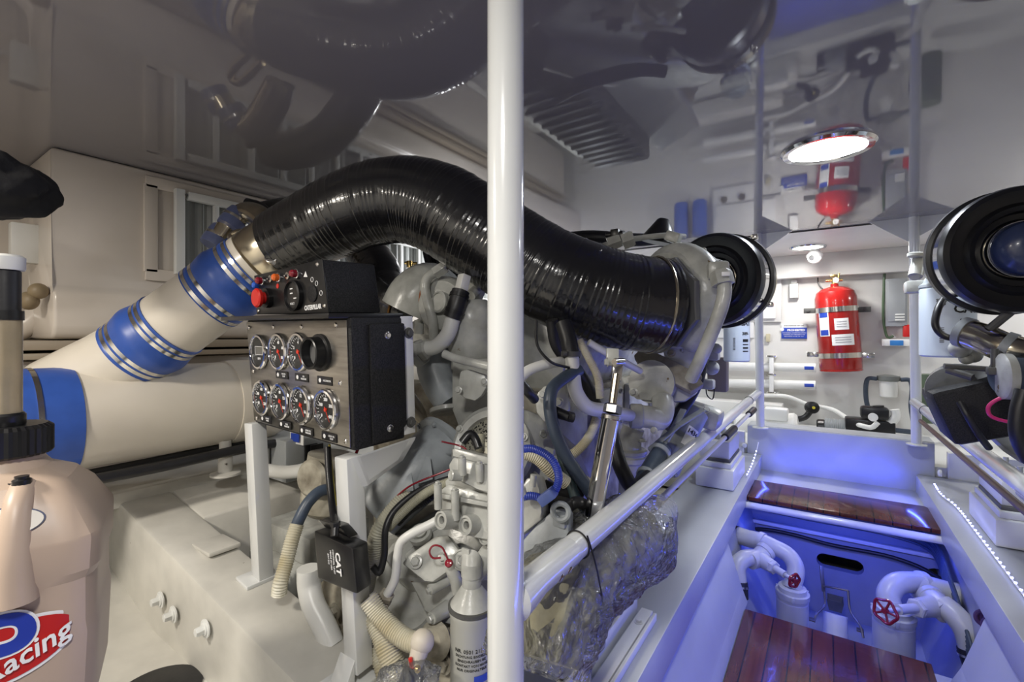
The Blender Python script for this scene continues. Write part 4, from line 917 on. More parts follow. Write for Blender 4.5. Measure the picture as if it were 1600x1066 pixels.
# oil supply pipe with hex nut, right of turbo
op = thing('oil_pipe', 'thick cream oil pipe with a large hex nut running down right of the turbocharger', 'pipe', W(1085,590,1.5))
obj('tube', M().tube([W(1130,430,1.36), W(1132,455,1.35), W(1127,480,1.35), W(1112,520,1.37), W(1095,560,1.40), W(1080,592,1.46)], .020, 22, 60), ENG, op)
obj('hex_nut', M().hexa(W(1130,445,1.355), W(1124,415,1.37)-W(1131,445,1.355), .032, .042), ENG, op)
obj('elbow_head', M().box(W(1121,424,1.42), (.06,.07,.055), Matrix.Rotation(.3,3,'Z'), .01), ENG, op)
obj('nut_sticker', M().box(W(1134,428,1.315), (.022,.003,.012), Matrix.Rotation(.4,3,'Z'), .002), WHITE, op)
# pump with flat disc cover
NP = V((.05,-.98,.12)).normalized()
pm = thing('coolant_pump', 'off-white pump with a round two-bolt cover below the near turbocharger', 'pump', W(1020,640,1.62))
cpx = W(1017,598,1.58)
u, v, ax = basis(NP); pts = []
for i in range(40):
    a = 2*pi*i/40; p = V((cos(a), sin(a))); y = max(p.y, -.78); pts.append(cpx+(V((1,0,0))*p.x+V((0,.12,.98))*y)*.078)
obj('cover', M().prism(pts, -NP*.012, .002), ENG, pm)
obj('body', M().lathe([(.07,.012),(.072,.05),(.066,.13)], cpx, -NP, 36), ENG, pm)
for px, py in ((990,613),(1038,603)): pbolt('cover_bolt', px, py, 1.565, NP, .0105, ENG, pm)
obj('mounting_wing', plate(M(), [(1048,580),(1062,573),(1096,600),(1088,614),(1070,627),(1052,628),(1045,600)], (1070,605), 1.60, (.2,-.95,.2), .05, .006), ENG, pm)
obj('outlet_elbow', M().tube([W(998,650,1.50), W(1015,652,1.50), W(1030,655,1.51), W(1036,640,1.53), W(1035,625,1.56)], .036, 24, 24), ENG, pm)
obj('hex_collar', M().lathe([(.036,0),(.04,.004),(.04,.036),(.036,.04)], W(984,650,1.50), V((.9,.45,-.02)), 12), ENG, pm)
obj('small_bolt', M().bolt(W(1022,673,1.47), NP, .008), ENG, pm)
cv = thing('cast_riser', 'off-white flanged riser standing under the round pump cover', 'pipe riser', W(982,755,1.6))
obj('neck', M().tube([W(990,668,1.56), W(984,690,1.56), W(984,712,1.57)], lambda f:.036+.004*f, 24, 12), ENG, cv)
obj('flange', M().lathe([(.052,0),(.058,.006),(.058,.02),(.052,.024),(.052,.028),(.057,.032),(.057,.042),(.05,.046)], W(984,708,1.57)+V((0,0,-.03)), (0,0,1), 28), ENG, cv)
obj('lower_neck', M().lathe([(.048,0),(.036,-.06),(.040,-.13)], W(984,722,1.57), (0,0,1), 24), ENG, cv)
pbolt('flange_bolt', 1003, 690, 1.53, (0,0,1), .010, ENG, cv)
# strap brackets
for k, pts in enumerate(([(1068,640,1.62),(1055,665,1.58),(1040,690,1.56),(1015,705,1.55)], [(1100,640,1.6),(1060,665,1.57),(1015,703,1.55)])):
    m = M()
    for a, b in zip(pts, pts[1:]): m.bar(W(*a), W(*b), .022, .007, (0,-.3,1), .002)
    one('strap_bracket', ('steeper','shallower')[k]+' of two grey flat strap brackets below the round pump cover', 'bracket', m, ENG2, 'strap brackets')
one('keyring', 'thin steel ring on the end of a strap bracket above the handrail', 'ring', M().torus(W(1104,641,1.58), CD, .010, .001, 24, 6), STEEL)
# cream L pipe with rubber top
lp = thing('water_pipe', 'cream L-shaped water pipe hanging from a black rubber joiner under the thick hose', 'pipe', W(900,640,1.25))
obj('tube', M().tube([W(893,556,1.26), W(896,590,1.25), W(900,612,1.25), W(915,634,1.26), W(945,642,1.32), W(990,650,1.50)], .0195, 22, 60), BWH, lp)
obj('rubber_joiner', M().tube([W(880,505,1.30), W(888,530,1.28), W(893,560,1.26)], .023, 20, 12), RUB, lp)
obj('clamp', M().band(W(892,553,1.26), (0,0,1), .0235, .014, .003).cyl(W(880,552,1.235), W(886,552,1.235), .007, seg=10), DARKENG, lp)
def hose(lab, pts, r, mt, ridge=None, grp=None, nm='hose', seg=16, cat='hose', n=None):
    return one(nm, lab, cat, M().tube([W(*p) for p in pts], r, seg, n or 14*len(pts), ridge), mt, grp)
hose('fat blue-grey rubber hose curving down in front of the bolted engine covers', [(905,578,1.26),(880,592,1.22),(862,610,1.19),(860,645,1.17),(875,695,1.16),(905,745,1.16),(945,800,1.18),(975,840,1.2)], .0165, BLUEG, n=80)
hose('dark green-grey hose crossing behind the blue-grey one down to the handrail', [(866,665,1.22),(880,720,1.20),(895,765,1.17),(912,825,1.14),(918,870,1.14)], .013, mat('dark_green_hose',(.03,.05,.055),.4), n=60)
hose('blue corrugated hose looping out right of the post', [(812,702,1.0),(835,702,1.0),(862,718,.99),(873,745,.99),(866,768,.99),(848,778,1.0)], .0085, BHOSE, (.004,.06), n=80)
hose('blue hose stub emerging right of the post below the loop', [(812,778,1.0),(830,775,1.0),(850,780,1.0)], .0085, BHOSE, (.004,.06))
one('blue_tape_wrap', 'pale blue tape wrapped where the blue loop hose ends', 'tape', M().bar(W(845,784,.985), W(866,768,.975), .03, .022), mat('tape_blue', (.10,.15,.42), .4))
hose('cream corrugated conduit with brown stain behind the blue hose loop', [(812,706,1.12),(838,715,1.12),(860,735,1.12),(885,755,1.13)], .0155, LOOM, (.005,.06))
hose('cream corrugated conduit descending from the thick hose beside the cream L pipe', [(905,532,1.40),(920,560,1.38),(934,590,1.37),(938,622,1.37)], .012, LOOM, (.004,.05))
hose('cream corrugated conduit running down left of the chrome strut', [(932,655,1.34),(922,680,1.32),(900,706,1.30),(880,716,1.3)], .013, LOOM, (.004,.06))
hose('short white corrugated conduit just above the handrail left of the chrome strut', [(896,798,1.13),(905,812,1.12),(916,832,1.12),(922,850,1.12)], .0115, LOOM, (.004,.07))
hose('white corrugated conduit passing behind the chrome strut', [(898,742,1.26),(915,752,1.25),(930,762,1.25)], .014, LOOM, (.005,.06))
hose('thin black cable hanging in a curve below the thick hose', [(838,500,1.2),(840,540,1.2),(860,565,1.2),(890,575,1.24)], .0038, BLKP, cat='cable')
hose('black hose passing under the thick hose behind the L pipe', [(862,500,1.34),(870,540,1.36),(910,590,1.40),(935,640,1.42)], .018, RUB)
hose('thick black hose behind the chrome strut bending toward the riser', [(948,640,1.42),(958,690,1.38),(972,735,1.34),(990,762,1.34),(1015,745,1.38)], .022, RUB)
hose('dark hose joining the riser beneath the strap brackets', [(998,768,1.36),(1014,735,1.42),(1036,700,1.48)], .026, BLUEG)
for a, lab in ((.35,'lower'),(.9,'upper')):
    q, dq = at([W(998,768,1.36), W(1014,735,1.42), W(1036,700,1.48)], a); one('hose_clamp', lab+' wide clamp on the dark hose beneath the strap brackets', 'clamp', M().band(q, dq, .0262, .014, .004), ENG2, 'clamps on the dark hose')
hose('black hose sloping down right of the round pump cover', [(1098,560,1.72),(1088,600,1.70),(1065,640,1.68),(1040,668,1.66)], .022, RUB)
hose('cream pipe at the right edge of the post below the thick hose', [(812,590,1.20),(830,577,1.22),(870,566,1.25),(885,566,1.28)], .014, BWH, cat='pipe')
hose('slim cream pipe slanting under the thick hose toward the pump', [(920,535,1.40),(950,553,1.42),(975,566,1.48),(1000,580,1.55)], .011, BWH, cat='pipe')
one('fuel_pump', 'small cream bolted fuel pump on the engine side left of the blue-grey hose', 'pump', plate(M(), [(835,620),(850,603),(885,600),(890,640),(872,655),(850,660),(838,645)], (860,630), 1.28, (.4,-.9,.2), .06, .006).bolt(W(848,617,1.26), TOC, .009).bolt(W(873,629,1.26), TOC, .010).bolt(W(868,651,1.26), TOC, .008), ENG)
one('black_plug', 'black rubber plug connector beside the small cream fuel pump', 'plug', M().cyl(W(866,643,1.2), W(890,652,1.18), .015, .012).hexa(W(888,651,1.18), V((.7,.5,-.2)), .013, .016), RUB)
one('black_sensor', 'black sensor elbow at the right edge of the post beside the engine covers', 'sensor', M().tube([W(815,600,1.1), W(825,612,1.1), W(835,624,1.14)], .012, 12, 10), RUB)
# chrome strut
cs = thing('chrome_strut', 'chrome fluted strut with threaded rod and clevis leaning in front of the engine', 'strut', W(925,850,1.06))
a = W(955,648,1.10); b = W(916,868,1.06)
obj('fluted_tube', M().tube([a, b], .0215, 36, 2, rfun=lambda f, k: 1-.10*abs(sin(k*pi*6))), CHROME, cs, sharp=20)
obj('collar_nut', M().hexa(W(956,646,1.10), W(963,600,1.12)-a, .022, .022).lathe([(.021,0),(.0225,.002),(.0225,.01),(.021,.012)], a, b-a, 20), STEEL, cs)
obj('threaded_rod', M().cyl(W(956,640,1.10), W(963,585,1.12), .010, seg=16), BRONZE, cs)
obj('clevis', M().bar(W(962,596,1.12), W(966,560,1.13), .026, .018, CD, .006).cyl(W(960,566,1.10), W(974,565,1.13), .008, seg=12), STEEL, cs)
obj('hanger', M().bar(W(957,572,1.14), W(957,545,1.15), .03, .012, CD, .002).bolt(W(950,566,1.12), (-.8,-.5,0), .008), ENG, cs)
# lower right of post: gearbox flank and mounting
one('flank_casting', 'grey-lilac angular casting right of the post just above the handrail', 'casting', plate(M(), [(812,925),(812,850),(842,815),(868,795),(890,800),(888,860),(880,900),(840,925)], (850,860), .99, (.25,-.9,.3), .05, .006), ENG2)
fk = M(); plate(fk, [(808,782),(812,770),(822,748),(838,745),(842,765),(846,800),(846,812),(810,840)], (825,790), 1.02, (.2,-.95,.25), .06, .004)
one('ribbed_casting', 'small white casting with bolt columns beside the blue hose stub', 'casting', fk.cyl(W(816,762,1.0), W(820,780,1.0), .007).cyl(W(834,742,1.0), W(832,760,1.0), .007), ENG)
one('lifting_eye', 'grey lifting eye bracket above the handrail right of the post', 'bracket', M().torus(W(876,800,.985), (.3,-.9,.1), .017, .006, 24, 8).box(W(876,812,1.0), (.03,.02,.03)), ENG2)
one('black_wiring_clump', 'tangle of black wiring behind the blue hose loop', 'wiring', M().tube([W(855,790,1.08), W(880,795,1.08), W(900,785,1.08), W(915,790,1.1)], .014, 12, 20).tube([W(850,760,1.2), W(880,770,1.2), W(910,765,1.2)], .018, 12, 20).box(W(868,795,1.07), (.07,.04,.05)), RUB)
one('yellow_cap', 'small yellow plastic cap low beside the chrome strut', 'cap', M().ball(W(945,800,1.2), .022, (1,1,.7)), YEL)
# ------------------------------------------------------------------ air filters and fuel filters
def air_filter(c, ax, lab, s=1.0, grp='air filters'):
    ax = V(ax).normalized(); t = thing('air_filter', lab, 'air filter', c+V((0,0,-.17)), grp)
    obj('front_cover', M().lathe([(.06,.05),(.085,.02),(.10,.018),(.105,-.004),(.118,-.010),(.128,.004),(.148,.000),(.160,-.006),(.172,.004),(.176,.02),(.176,.035)], c, ax, 64), BLKP, t)
    obj('body', M().lathe([(.170,.03),(.170,.17),(.16,.175)], c, ax, 64), BRONZE, t)
    obj('wide_band', M().lathe([(.172,.042),(.1735,.044),(.1735,.095),(.172,.097)], c, ax, 64, closed=True), CHROME, t)
    obj('rear_rim', M().lathe([(.171,.10),(.182,.104),(.182,.125),(.171,.128)], c, ax, 64, closed=True), BLKP, t)
    obj('hub', M().lathe([(.075,.045),(.075,-.02),(.070,-.045),(.055,-.062),(.03,-.07),(.001,-.072)], c, ax, 40), mat('blue_black_rubber', (.03,.045,.11), .25, coat=.3), t)
    obj('hub_clamp', M().band(c+ax*.005, ax, .076, .014, .002), CHROME, t)
    u, v, a = basis(ax)
    for k, aa in enumerate((-2.6, 2.2)):
        q = c+ax*.112+(u*cos(aa)+v*sin(aa))*.192; lt = obj('band_latch', M().box(q, (.02,.03,.018)).cyl(q-ax*.03, q+ax*.03, .004, seg=8), STEEL, t)
    return t
air_filter(W(1112,437,1.74), (.22,.97,.02), 'round black air filter with chrome band right of the near turbocharger')
air_filter(W(1602,389,1.27), (-.15,.98,.05), 'round black air filter with chrome band cut off by the right edge of the picture')
def fuel_filter(c, r_, h, lab, mirror=0):
    t = thing('fuel_filter', lab, 'fuel filter', c, 'fuel filters')
    obj('canister', M().lathe([(r_-.006,0),(r_,.006),(r_,h-.004),(r_-.003,h)], c, (0,0,1), 48), TUBG, t)
    obj('head', M().lathe([(r_-.004,h),(r_+.001,h+.004),(r_+.001,h+.012),(r_-.01,h+.02),(r_-.02,h+.045)], c, (0,0,1), 36), ENG2, t)
    f = -V((c.x,c.y,0)).normalized(); 
    R3 = Matrix.Rotation(.55,3,'Z'); f2 = R3@f; f0 = Matrix.Rotation(-.18,3,'Z')@f; f3 = Matrix.Rotation(.72,3,'Z')@f
    text_cyl('maker_lettering', 'CAT', c+V((0,0,h*.68)), (0,0,1), f3, r_, r_*.52, BLKT, t, bold=.001)
    text_cyl('number_lettering', '389-', c+V((0,0,h*.50)), (0,0,1), f3, r_, r_*.34, BLKT, t, bold=.0006)
    m = M(); 
    for k, (dz, hh) in enumerate(((.38,.05),(.31,.018),(.25,.03),(.19,.018))): patch_cyl(m, c, (0,0,1), f3, r_, r_*.5, h*hh, v0=h*dz)
    obj('info_bars', m, BLKT, t)
    m = M()
    for k in range(9): patch_cyl(m, c, (0,0,1), f0, r_, r_*.16, h*.010, v0=h*(.22+.025*k))
    obj('barcode', m, BLKT, t)
    text_cyl('small_lettering', 'SERV\nNO', c+V((0,0,h*.78)), (0,0,1), f0, r_, r_*.18, BLKT, t, bold=.0004)
c = W(1151,565,2.40); fuel_filter(c, .062, .285, 'tall pale blue-white fuel filter left of the distant rail post, below the near air filter')
c = W(1480,558,1.62); fuel_filter(c, .075, .24, 'pale blue-white fuel filter beside the right post, below the right air filter')
# head castings of the filters
one('filter_bracket', 'white cast bracket above the right fuel filter in front of the post', 'bracket', M().box(W(1470,447,1.66), (.20,.07,.045), None, .01).cyl(W(1430,432,1.6), W(1437,402,1.62), .020).lathe([(.024,0),(.026,.003),(.026,.012),(.02,.016)], W(1432,402,1.6), (.1,0,1), 24).tube([W(1428,432,1.6), W(1445,420,1.62), W(1460,440,1.64)], .016, 12), ENG)
one('filter_bracket', 'knobbly off-white casting joining the near air filter and its fuel filter', 'bracket', M().box(W(1150,478,2.35), (.14,.07,.05), None, .012).ball(W(1172,462,2.1), .025).ball(W(1178,452,2.1), .018), ENG)
one('steel_fitting_cluster', 'cluster of small off-white fittings below the near fuel filter beside the oil pipe', 'fittings', M().ball(W(1112,575,1.9), .03).box(W(1112,550,1.9), (.06,.05,.07), None, .01).box(W(1100,600,1.9), (.08,.05,.04), None, .008).ball(W(1120,545,1.85), .02), ENG)
one('brown_box', 'dull brown box under the near fuel filter', 'box', M().box(W(1122,585,2.6), (.10,.08,.19), None, .008), mat('taupe_plastic', (.22,.18,.15), .5))
one('black_loop_cable', 'thin black cable loop hanging below the brown box', 'cable', M().tube([W(1103,600,2.2), W(1105,618,2.2), W(1113,624,2.2), W(1116,610,2.2), W(1115,600,2.2)], .003, 8, 24), BLKP)
tf = thing('tilted_filter', 'tilted lilac-grey fuel filter with a printed number behind the handrail below the pump', 'fuel filter', W(1045,720,1.72))
a = W(1035,735,1.72); b = W(1082,640,1.80); ax = (b-a).normalized()
obj('canister', M().cyl(a, b, .058, .062, 36, .008), ENG2, tf)
f = -V((a.x,a.y,.05))
m = M(); patch_cyl(m, a.lerp(b,.55), ax, Matrix.Rotation(.5,3,ax)@f, .0605, .05, .075); lb = obj('label', m, WHITE, tf)
text_cyl('label_number', '1434', a.lerp(b,.62), ax, Matrix.Rotation(.5,3,ax)@f, .0615, .024, BLKT, lb, bold=.0006)
obj('head', M().box(W(1095,648,1.9), (.16,.12,.08), Matrix.Rotation(.25,3,'Y'), .02), ENG, tf)

# ------------------------------------------------------------------ mounts on the girders
def mount(x, y, s, lab):
    z = -.85; t = thing('engine_mount', lab, 'engine mount', (x,y,z), 'engine mounts on the girders')
    obj('lower_block', M().box((x,y,z+.058), (.20,.42,.11), None, .008).box((x,y,z+.128), (.17,.38,.03), None, .006), PAINT, t)
    obj('rubber_layer', M().box((x,y,z+.148), (.15,.34,.02), None, .004), DARKENG, t)
    obj('upper_block', M().box((x+s*.01,y+.02,z+.205), (.16,.34,.10), None, .008), PAINT, t)
    for dy in (-.08,.1):
        obj('mount_bolt', M().bolt((x,y+dy,z+.255), (0,0,1), .016, .02).cyl((x,y+dy,z+.27), (x,y+dy,z+.31), .009, seg=12), ENG, t)
mount(-.52, 2.98, -1, 'stacked white engine mount blocks on the left girder near its far end')
mount(.66, 2.85, 1, 'stacked white engine mount blocks on the right girder')
one('mount_arm', 'grey cast engine arm resting over the right mount blocks', 'bracket', M().prism([(.56,2.1,-.57),(.62,2.1,-.60),(.85,2.1,-.60),(.95,2.1,-.42),(.9,2.1,-.42),(.80,2.1,-.54),(.56,2.1,-.54)], (0,.3,0), .005), ENG)
ai = thing('steel_angle', 'white painted steel angle and strip bolted along the left girder top at the bottom', 'steel angle', (-.47,.9,-.85))
obj('upright', M().prism([(-.490,.45,-.85),(-.490,1.40,-.85),(-.490,1.40,-.795),(-.490,.45,-.765)], (.008,0,0), .001), ENAMEL, ai)
obj('flat_strip', M().box((-.455,.92,-.842), (.035,.98,.014), None, .002), PAINT, ai)
obj('side_strip', M().box((-.425,.92,-.838), (.010,.94,.022), None, .002), PAINT, ai)
for y in (.62,.95,1.33): obj('strip_bolt', M().bolt((-.455,y,-.835), (0,0,1), .009), PAINT, ai)

# ------------------------------------------------------------------ film wrapped insulation under the rail
core = [W(842,1030,.86), W(854,965,.90), W(888,905,1.0), W(938,862,1.14), W(995,832,1.28)]
fw = thing('wrapped_bundle', 'olive insulated bundle wrapped in clear crinkled plastic film under the left handrail', 'wrapped bundle', W(900,1040,.95))
def lump(f, k): return 1+.18*noise.noise(V((f*6, cos(k*6.28)*1.5, sin(k*6.28)*1.5)))+.08*noise.noise(V((f*16, cos(k*6.28)*4, sin(k*6.28)*4)))
obj('insulated_core', M().tube(core, lambda f:.074+.012*sin(f*pi), 40, 90, rfun=lump), FOLI, fw, sharp=80)
shell = [W(836,1050,.86), W(850,985,.90), W(884,918,.98), W(942,866,1.10), W(1000,835,1.22), W(1042,790,1.32)]
def crink(f, k):
    c_, s_1 = cos(k*6.283), sin(k*6.283)
    return 1+.16*noise.noise(V((f*5, c_*1.2, s_1*1.2)))+.14*abs(noise.noise(V((f*10+3, c_*3, s_1*3))))+.07*abs(noise.noise(V((f*26, c_*7, s_1*7))))
obj('plastic_film', M().tube(shell, lambda f:.092+.012*sin(f*pi)-.085*max(0,f-.75)*4*.7, 90, 260, rfun=crink, cap=False), FILM, fw, sharp=25)

# ------------------------------------------------------------------ step and bilge
stp = thing('wooden_step', 'varnished mahogany plank step with white edge trim in front of the low bulkhead', 'step', (.04,3.18,-.98))
obj('tread', M().prism([(-.385,3.36,-.95),(-.395,3.36,-.95),(-.43,3.24,-.95),(-.43,2.99,-.95),(.52,2.99,-.95),(.52,3.24,-.95),(.44,3.36,-.95)], (0,0,.022), .003), WOOD, stp)
obj('edge_tube', M().cyl((-.43,2.985,-.975), (.52,2.985,-.975), .019, seg=20), ENAMEL, stp)
for x0 in (-.40, .50):
    pl_ = obj('end_plate', M().box((x0,3.12,-.925), (.035,.22,.004), None, .001), mat('plate_dark_blue', (.05,.04,.12), .3), stp)
    for k in range(4): obj('led_bead', M().ball((x0,3.05+k*.05,-.920), .006, (1,1,.6), 10), LEDM, pl_)
# LED strip lying along the right girder, and a shorter one on the left
ls = thing('led_light_strip', 'string of glowing blue LED beads along the right girder edge', 'light strip', (.53,2.6,-.85), 'blue LED strips')
m = M(); 
pts = [V((.505,3.55,-.845)), V((.50,3.3,-.84)), V((.525,3.15,-.843)), V((.53,2.7,-.843)), V((.53,2.1,-.843)), V((.53,1.7,-.843)), V((.53,.9,-.843))]
obj('tape', m.tube(pts, .0035, 8, 60), WHITE, ls)
pp_ = catmull(pts, 200)
for k in range(34): obj('led_bead', M().ball(pp_[2+int(k*3.3)]+V((0,0,.005)), .0048, (1,1,.7), 8), LEDM, ls)
ls2 = thing('led_light_strip', 'short string of glowing blue LED beads at the far end of the left girder', 'light strip', (-.42,3.4,-.85), 'blue LED strips')
pts = [V((-.40,3.1,-.843)), V((-.405,3.4,-.84)), V((-.41,3.70,-.80)), V((-.405,3.74,-.76))]
obj('tape', M().tube(pts, .0035, 8, 30), WHITE, ls2); pp_ = catmull(pts, 40)
for k in range(9): obj('led_bead', M().ball(pp_[4*k+2]+V((0,0,.005)), .005, (1,1,.7), 8), LEDM, ls2)
# cable looms under the step
for k in range(6):
    z = -1.02-.014*k; y = 3.31-.012*(k%2)
    one('bilge_cable', ('topmost','second','third','fourth','fifth','lowest')[k]+' of six dark cables under the step along the bilge bulkhead', 'cable', M().tube([V((-.41,y,z)), V((-.1,y,z-.01)), V((.3,y,z-.015)), V((.44,y-.06,z-.03)), V((.47,2.9+.02*k,z-.10)), V((.485,2.5,z-.28))], .0075, 8, 40), BLUEG, 'cables under the step')
one('bilge_hose', 'black hose clipped along the bilge bulkhead above the oval hole', 'hose', M().tube([W(1160,826,y=3.33), W(1200,828,y=3.33), W(1240,836,y=3.33), W(1300,852,y=3.33), W(1390,870,y=3.33), W(1440,888,y=3.3), W(1490,918,y=3.2)], .011, 12, 60), RUB)
struct('trim_5', M().box((.05,3.345,W(1300,838,y=3.34).z), (.98,.03,.022), None, .004), PAINT)
# PVC manifolds
def manifold(nm, lab, strn, el, tee, wall, down, bon, wheel, r_, labw, labs, sr, sh):
    t = thing('pvc_manifold', lab, 'plumbing', down[-1])
    obj('upper_elbow', M().tube(el, r_, 26, 40), PVC, t)
    obj('tee_body', M().tube(wall, r_*1.12, 26, 20), PVC, t)
    for q, dq in ((el[0], el[1]-el[0]), (el[-1], el[-1]-el[-2]), (tee[0], tee[1]-tee[0])): obj('collar', M().lathe([(r_*1.05,-.012),(r_*1.18,-.010),(r_*1.18,.014),(r_*1.05,.016)], q, dq, 28), PVC, t)
    obj('tee_branch', M().tube(tee, r_*1.08, 26, 20), PVC, t)
    obj('down_elbow', M().tube(down, r_*1.02, 26, 40), PVC, t)
    q = down[-1]; dq = (down[-1]-down[-2]).normalized()
    obj('rubber_cuff', M().lathe([(r_*1.1,-.005),(r_*1.15,0),(r_*1.12,.07)], q, dq, 28), RUB, t); obj('cuff_clamp', M().band(q+dq*.018, dq, r_*1.16, .01, .002), STEEL, t)
    q = wall[-1]; dq = (wall[-1]-wall[-2]).normalized()
    obj('wall_cuff', M().lathe([(r_*1.1,-.005),(r_*1.18,0),(r_*1.18,.04)], q, dq, 28), RUB, t)
    b = obj('valve_bonnet', M().cyl(bon[0], bon[0].lerp(bon[1],.35), r_*.95, r_*.8, 26).hexa(bon[0].lerp(bon[1],.33), bon[1]-bon[0], r_*.85, .022).cyl(bon[0].lerp(bon[1],.4), bon[0].lerp(bon[1],.75), r_*.42).cyl(bon[0].lerp(bon[1],.6), bon[1], r_*.22), PVC, t)
    # handwheel
    wx = (bon[1]-bon[0]).normalized(); u, v, a = basis(wx); c = bon[1]+wx*.004; R_ = wheel; m = M(); rg = []
    for i in range(48):
        an = 2*pi*i/48; rd = u*cos(an)+v*sin(an); Rr = R_*(1+.07*cos(5*an)); rg.append([c+rd*(Rr+.0062*cos(2*pi*j/8))+a*.0062*sin(2*pi*j/8) for j in range(8)])
    m.rings(rg, closed=True); m.cyl(c-a*.01, c+a*.008, .011, seg=16)
    for k in range(5):
        an = 2*pi*k/5; m.cyl(c, c+(u*cos(an)+v*sin(an))*R_, .0045, seg=8)
    hw = obj('handwheel', m, DRED, t, 'dark red handwheel')
    # strainer
    s_1 = thing('sea_strainer', labs, 'strainer', strn+V((0,0,-sh)))
    obj('body', M().lathe([(sr*.93,-sh),(sr*.95,-.03),(sr*.93,-.028),(sr*.93,-.012)], strn, (0,0,1), 40), PVC, s_1)
    obj('lid', M().lathe([(sr,-.012),(sr*1.01,-.008),(sr*1.01,.012),(sr*.85,.014),(sr*.83,.035),(sr*.7,.037)], strn, (0,0,1), 40), PVC, s_1)
    for k in range(3):
        an = 2*pi*k/3+.6; obj('lid_clip', M().box(strn+V((cos(an),sin(an),0))*sr*1.0+V((0,0,.0)), (.014,.014,.03), None, .003), PVC, s_1)
Z = lambda v: v
sL = W(1238,928,2.32); 
manifold('a', 'white PVC elbow and tee pipework at the left side of the bilge', sL,
  [sL+V((.0,.01,.03)), W(1243,888,2.36), W(1232,868,2.40), W(1205,853,2.46), W(1190,846,2.5)],
  [W(1196,862,2.42), W(1185,872,2.40), W(1172,876,2.38)],
  [W(1212,858,2.45), W(1190,847,2.50), W(1170,842,2.55), W(1152,836,2.60)],
  [W(1178,872,2.40), W(1162,874,2.38), W(1152,886,2.36), W(1153,910,2.34)],
  [W(1190,875,2.38), W(1240,907,2.20)], .030, .040, '', 'cylindrical white sea strainer standing left in the bilge behind the wooden sole', .074, .34)
sR = W(1396,962,2.12)
manifold('b', 'white PVC elbow and tee pipework at the right side of the bilge', sR,
  [sR+V((-.01,.01,.03)), W(1388,930,2.16), W(1400,913,2.18), W(1425,910,2.2), W(1440,912,2.2)],
  [W(1455,935,2.12), W(1470,950,2.05), W(1480,958,2.02)],
  [W(1425,915,2.2), W(1455,920,2.18), W(1485,928,2.15), W(1508,932,2.12)],
  [W(1472,945,2.05), W(1492,962,2.0), W(1510,985,1.96), W(1520,1015,1.94)],
  [W(1458,948,2.06), W(1384,955,1.95)], .044, .046, '', 'cylindrical white sea strainer standing right in the bilge behind the wooden sole', .082, .34)
# wire strap bracket in the bilge centre
bk = M().bar(W(1283,884,2.5), W(1287,925,2.45), .018, .006, CD, .001).tube([W(1287,916,2.45), W(1300,918,2.45), W(1325,923,2.42)], .006, 8, 8)
bk.tube([W(1288,925,2.45), W(1289,945,2.42), W(1276,960,2.38), W(1272,972,2.36)], .0055, 8, 20).tube([W(1325,923,2.42), W(1329,955,2.38), W(1345,980,2.3), W(1349,997,2.27)], .0055, 8, 20)
bk.box(W(1268,968,2.36), (.03,.03,.008), None, .002).box(W(1344,985,2.3), (.03,.03,.008), None, .002)
one('strap_bracket', 'tarnished metal strap bracket standing between the two strainers', 'bracket', bk, mat('tarnished_strap', (.22,.20,.16), .4, .8))
one('black_cup', 'small dark square cup behind the strap bracket under the oval hole', 'cup', M().lathe([(.04,0),(.055,.06),(.05,.06),(.038,.01),(.001,.01)], W(1305,952,2.55), (0,0,1), 4), DARKENG)
one('bilge_pipe', 'fat white corrugated pump body low between the strainers', 'pump', M().cyl(W(1305,1010,2.45), W(1305,960,2.5), .055, seg=28), PAINT)
one('coiled_line', 'coil of dark purple line tucked in the lower right of the bilge', 'line', M().tube([W(1565,978,1.75)+V((.045*cos(i*.7)*(1+.02*i),.03*sin(i*.35),.05*sin(i*.7)*(1-.01*i))) for i in range(26)], .008, 8, 180), mat('purple_line', (.09,.04,.10), .6))
one('wire_tangle', 'tangle of thin pale wires beside the coil at the lower right', 'wiring', M().tube([W(1545,1015,1.85), W(1560,1000,1.8), W(1580,1015,1.78), W(1575,1045,1.78), W(1590,1050,1.75), W(1598,1020,1.72), W(1580,1010,1.75)], .006, 8, 60).tube([W(1560,1035,1.85), W(1580,1050,1.8), W(1600,1060,1.75)], .006, 8), BWH)
one('clip_tangle', 'jumble of small hose clips beside the left bilge pipes', 'hose clips', M().torus(W(1140,872,2.5), (.5,.4,.5), .03, .003).torus(W(1135,885,2.48), (-.3,.7,.5), .026, .003).torus(W(1145,862,2.52), (.8,.2,.1), .028, .003), STEEL)
# ------------------------------------------------------------------ right-hand engine (only its near end shows)
re = thing('marine_engine', 'second engine at the right edge of the picture, dark castings under the big air filter', 'engine', (1.15,2.2,-.9))
obj('block', M().box((1.2,2.35,-.42), (.75,2.0,.65), None, .02), ENG2, re)
obj('charge_pipe', M().tube([W(1508,520,1.42), W(1535,528,1.38), W(1575,545,1.32), W(1640,560,1.28)], lambda f:.042, 24, 30), BRONZE, re)
for t_ in (.0,.55): q, dq = at([W(1508,520,1.42), W(1535,528,1.38), W(1575,545,1.32), W(1640,560,1.28)], t_); obj('pipe_collar', M().band(q, dq, .0425, .02, .004), ENG2, re)
obj('alternator', M().lathe([(.03,-.02),(.07,-.01),(.085,.02),(.085,.14),(.06,.16)], W(1490,610,1.45), V((.5,.8,-.1)), 30), DARKENG, re)
obj('black_housing', M().box(W(1545,632,1.42), (.26,.2,.17), Matrix.Rotation(-.35,3,'Y'), .02), BLKBOX, re)
obj('finned_canister', M().cyl(W(1568,588,1.22), W(1660,590,1.2), .050, seg=30), BLUEG, re)
obj('canister_end', M().lathe([(.052,0),(.06,.004),(.06,.02),(.052,.024)], W(1562,588,1.22), V((1,.1,0)), 30), ENG, re)
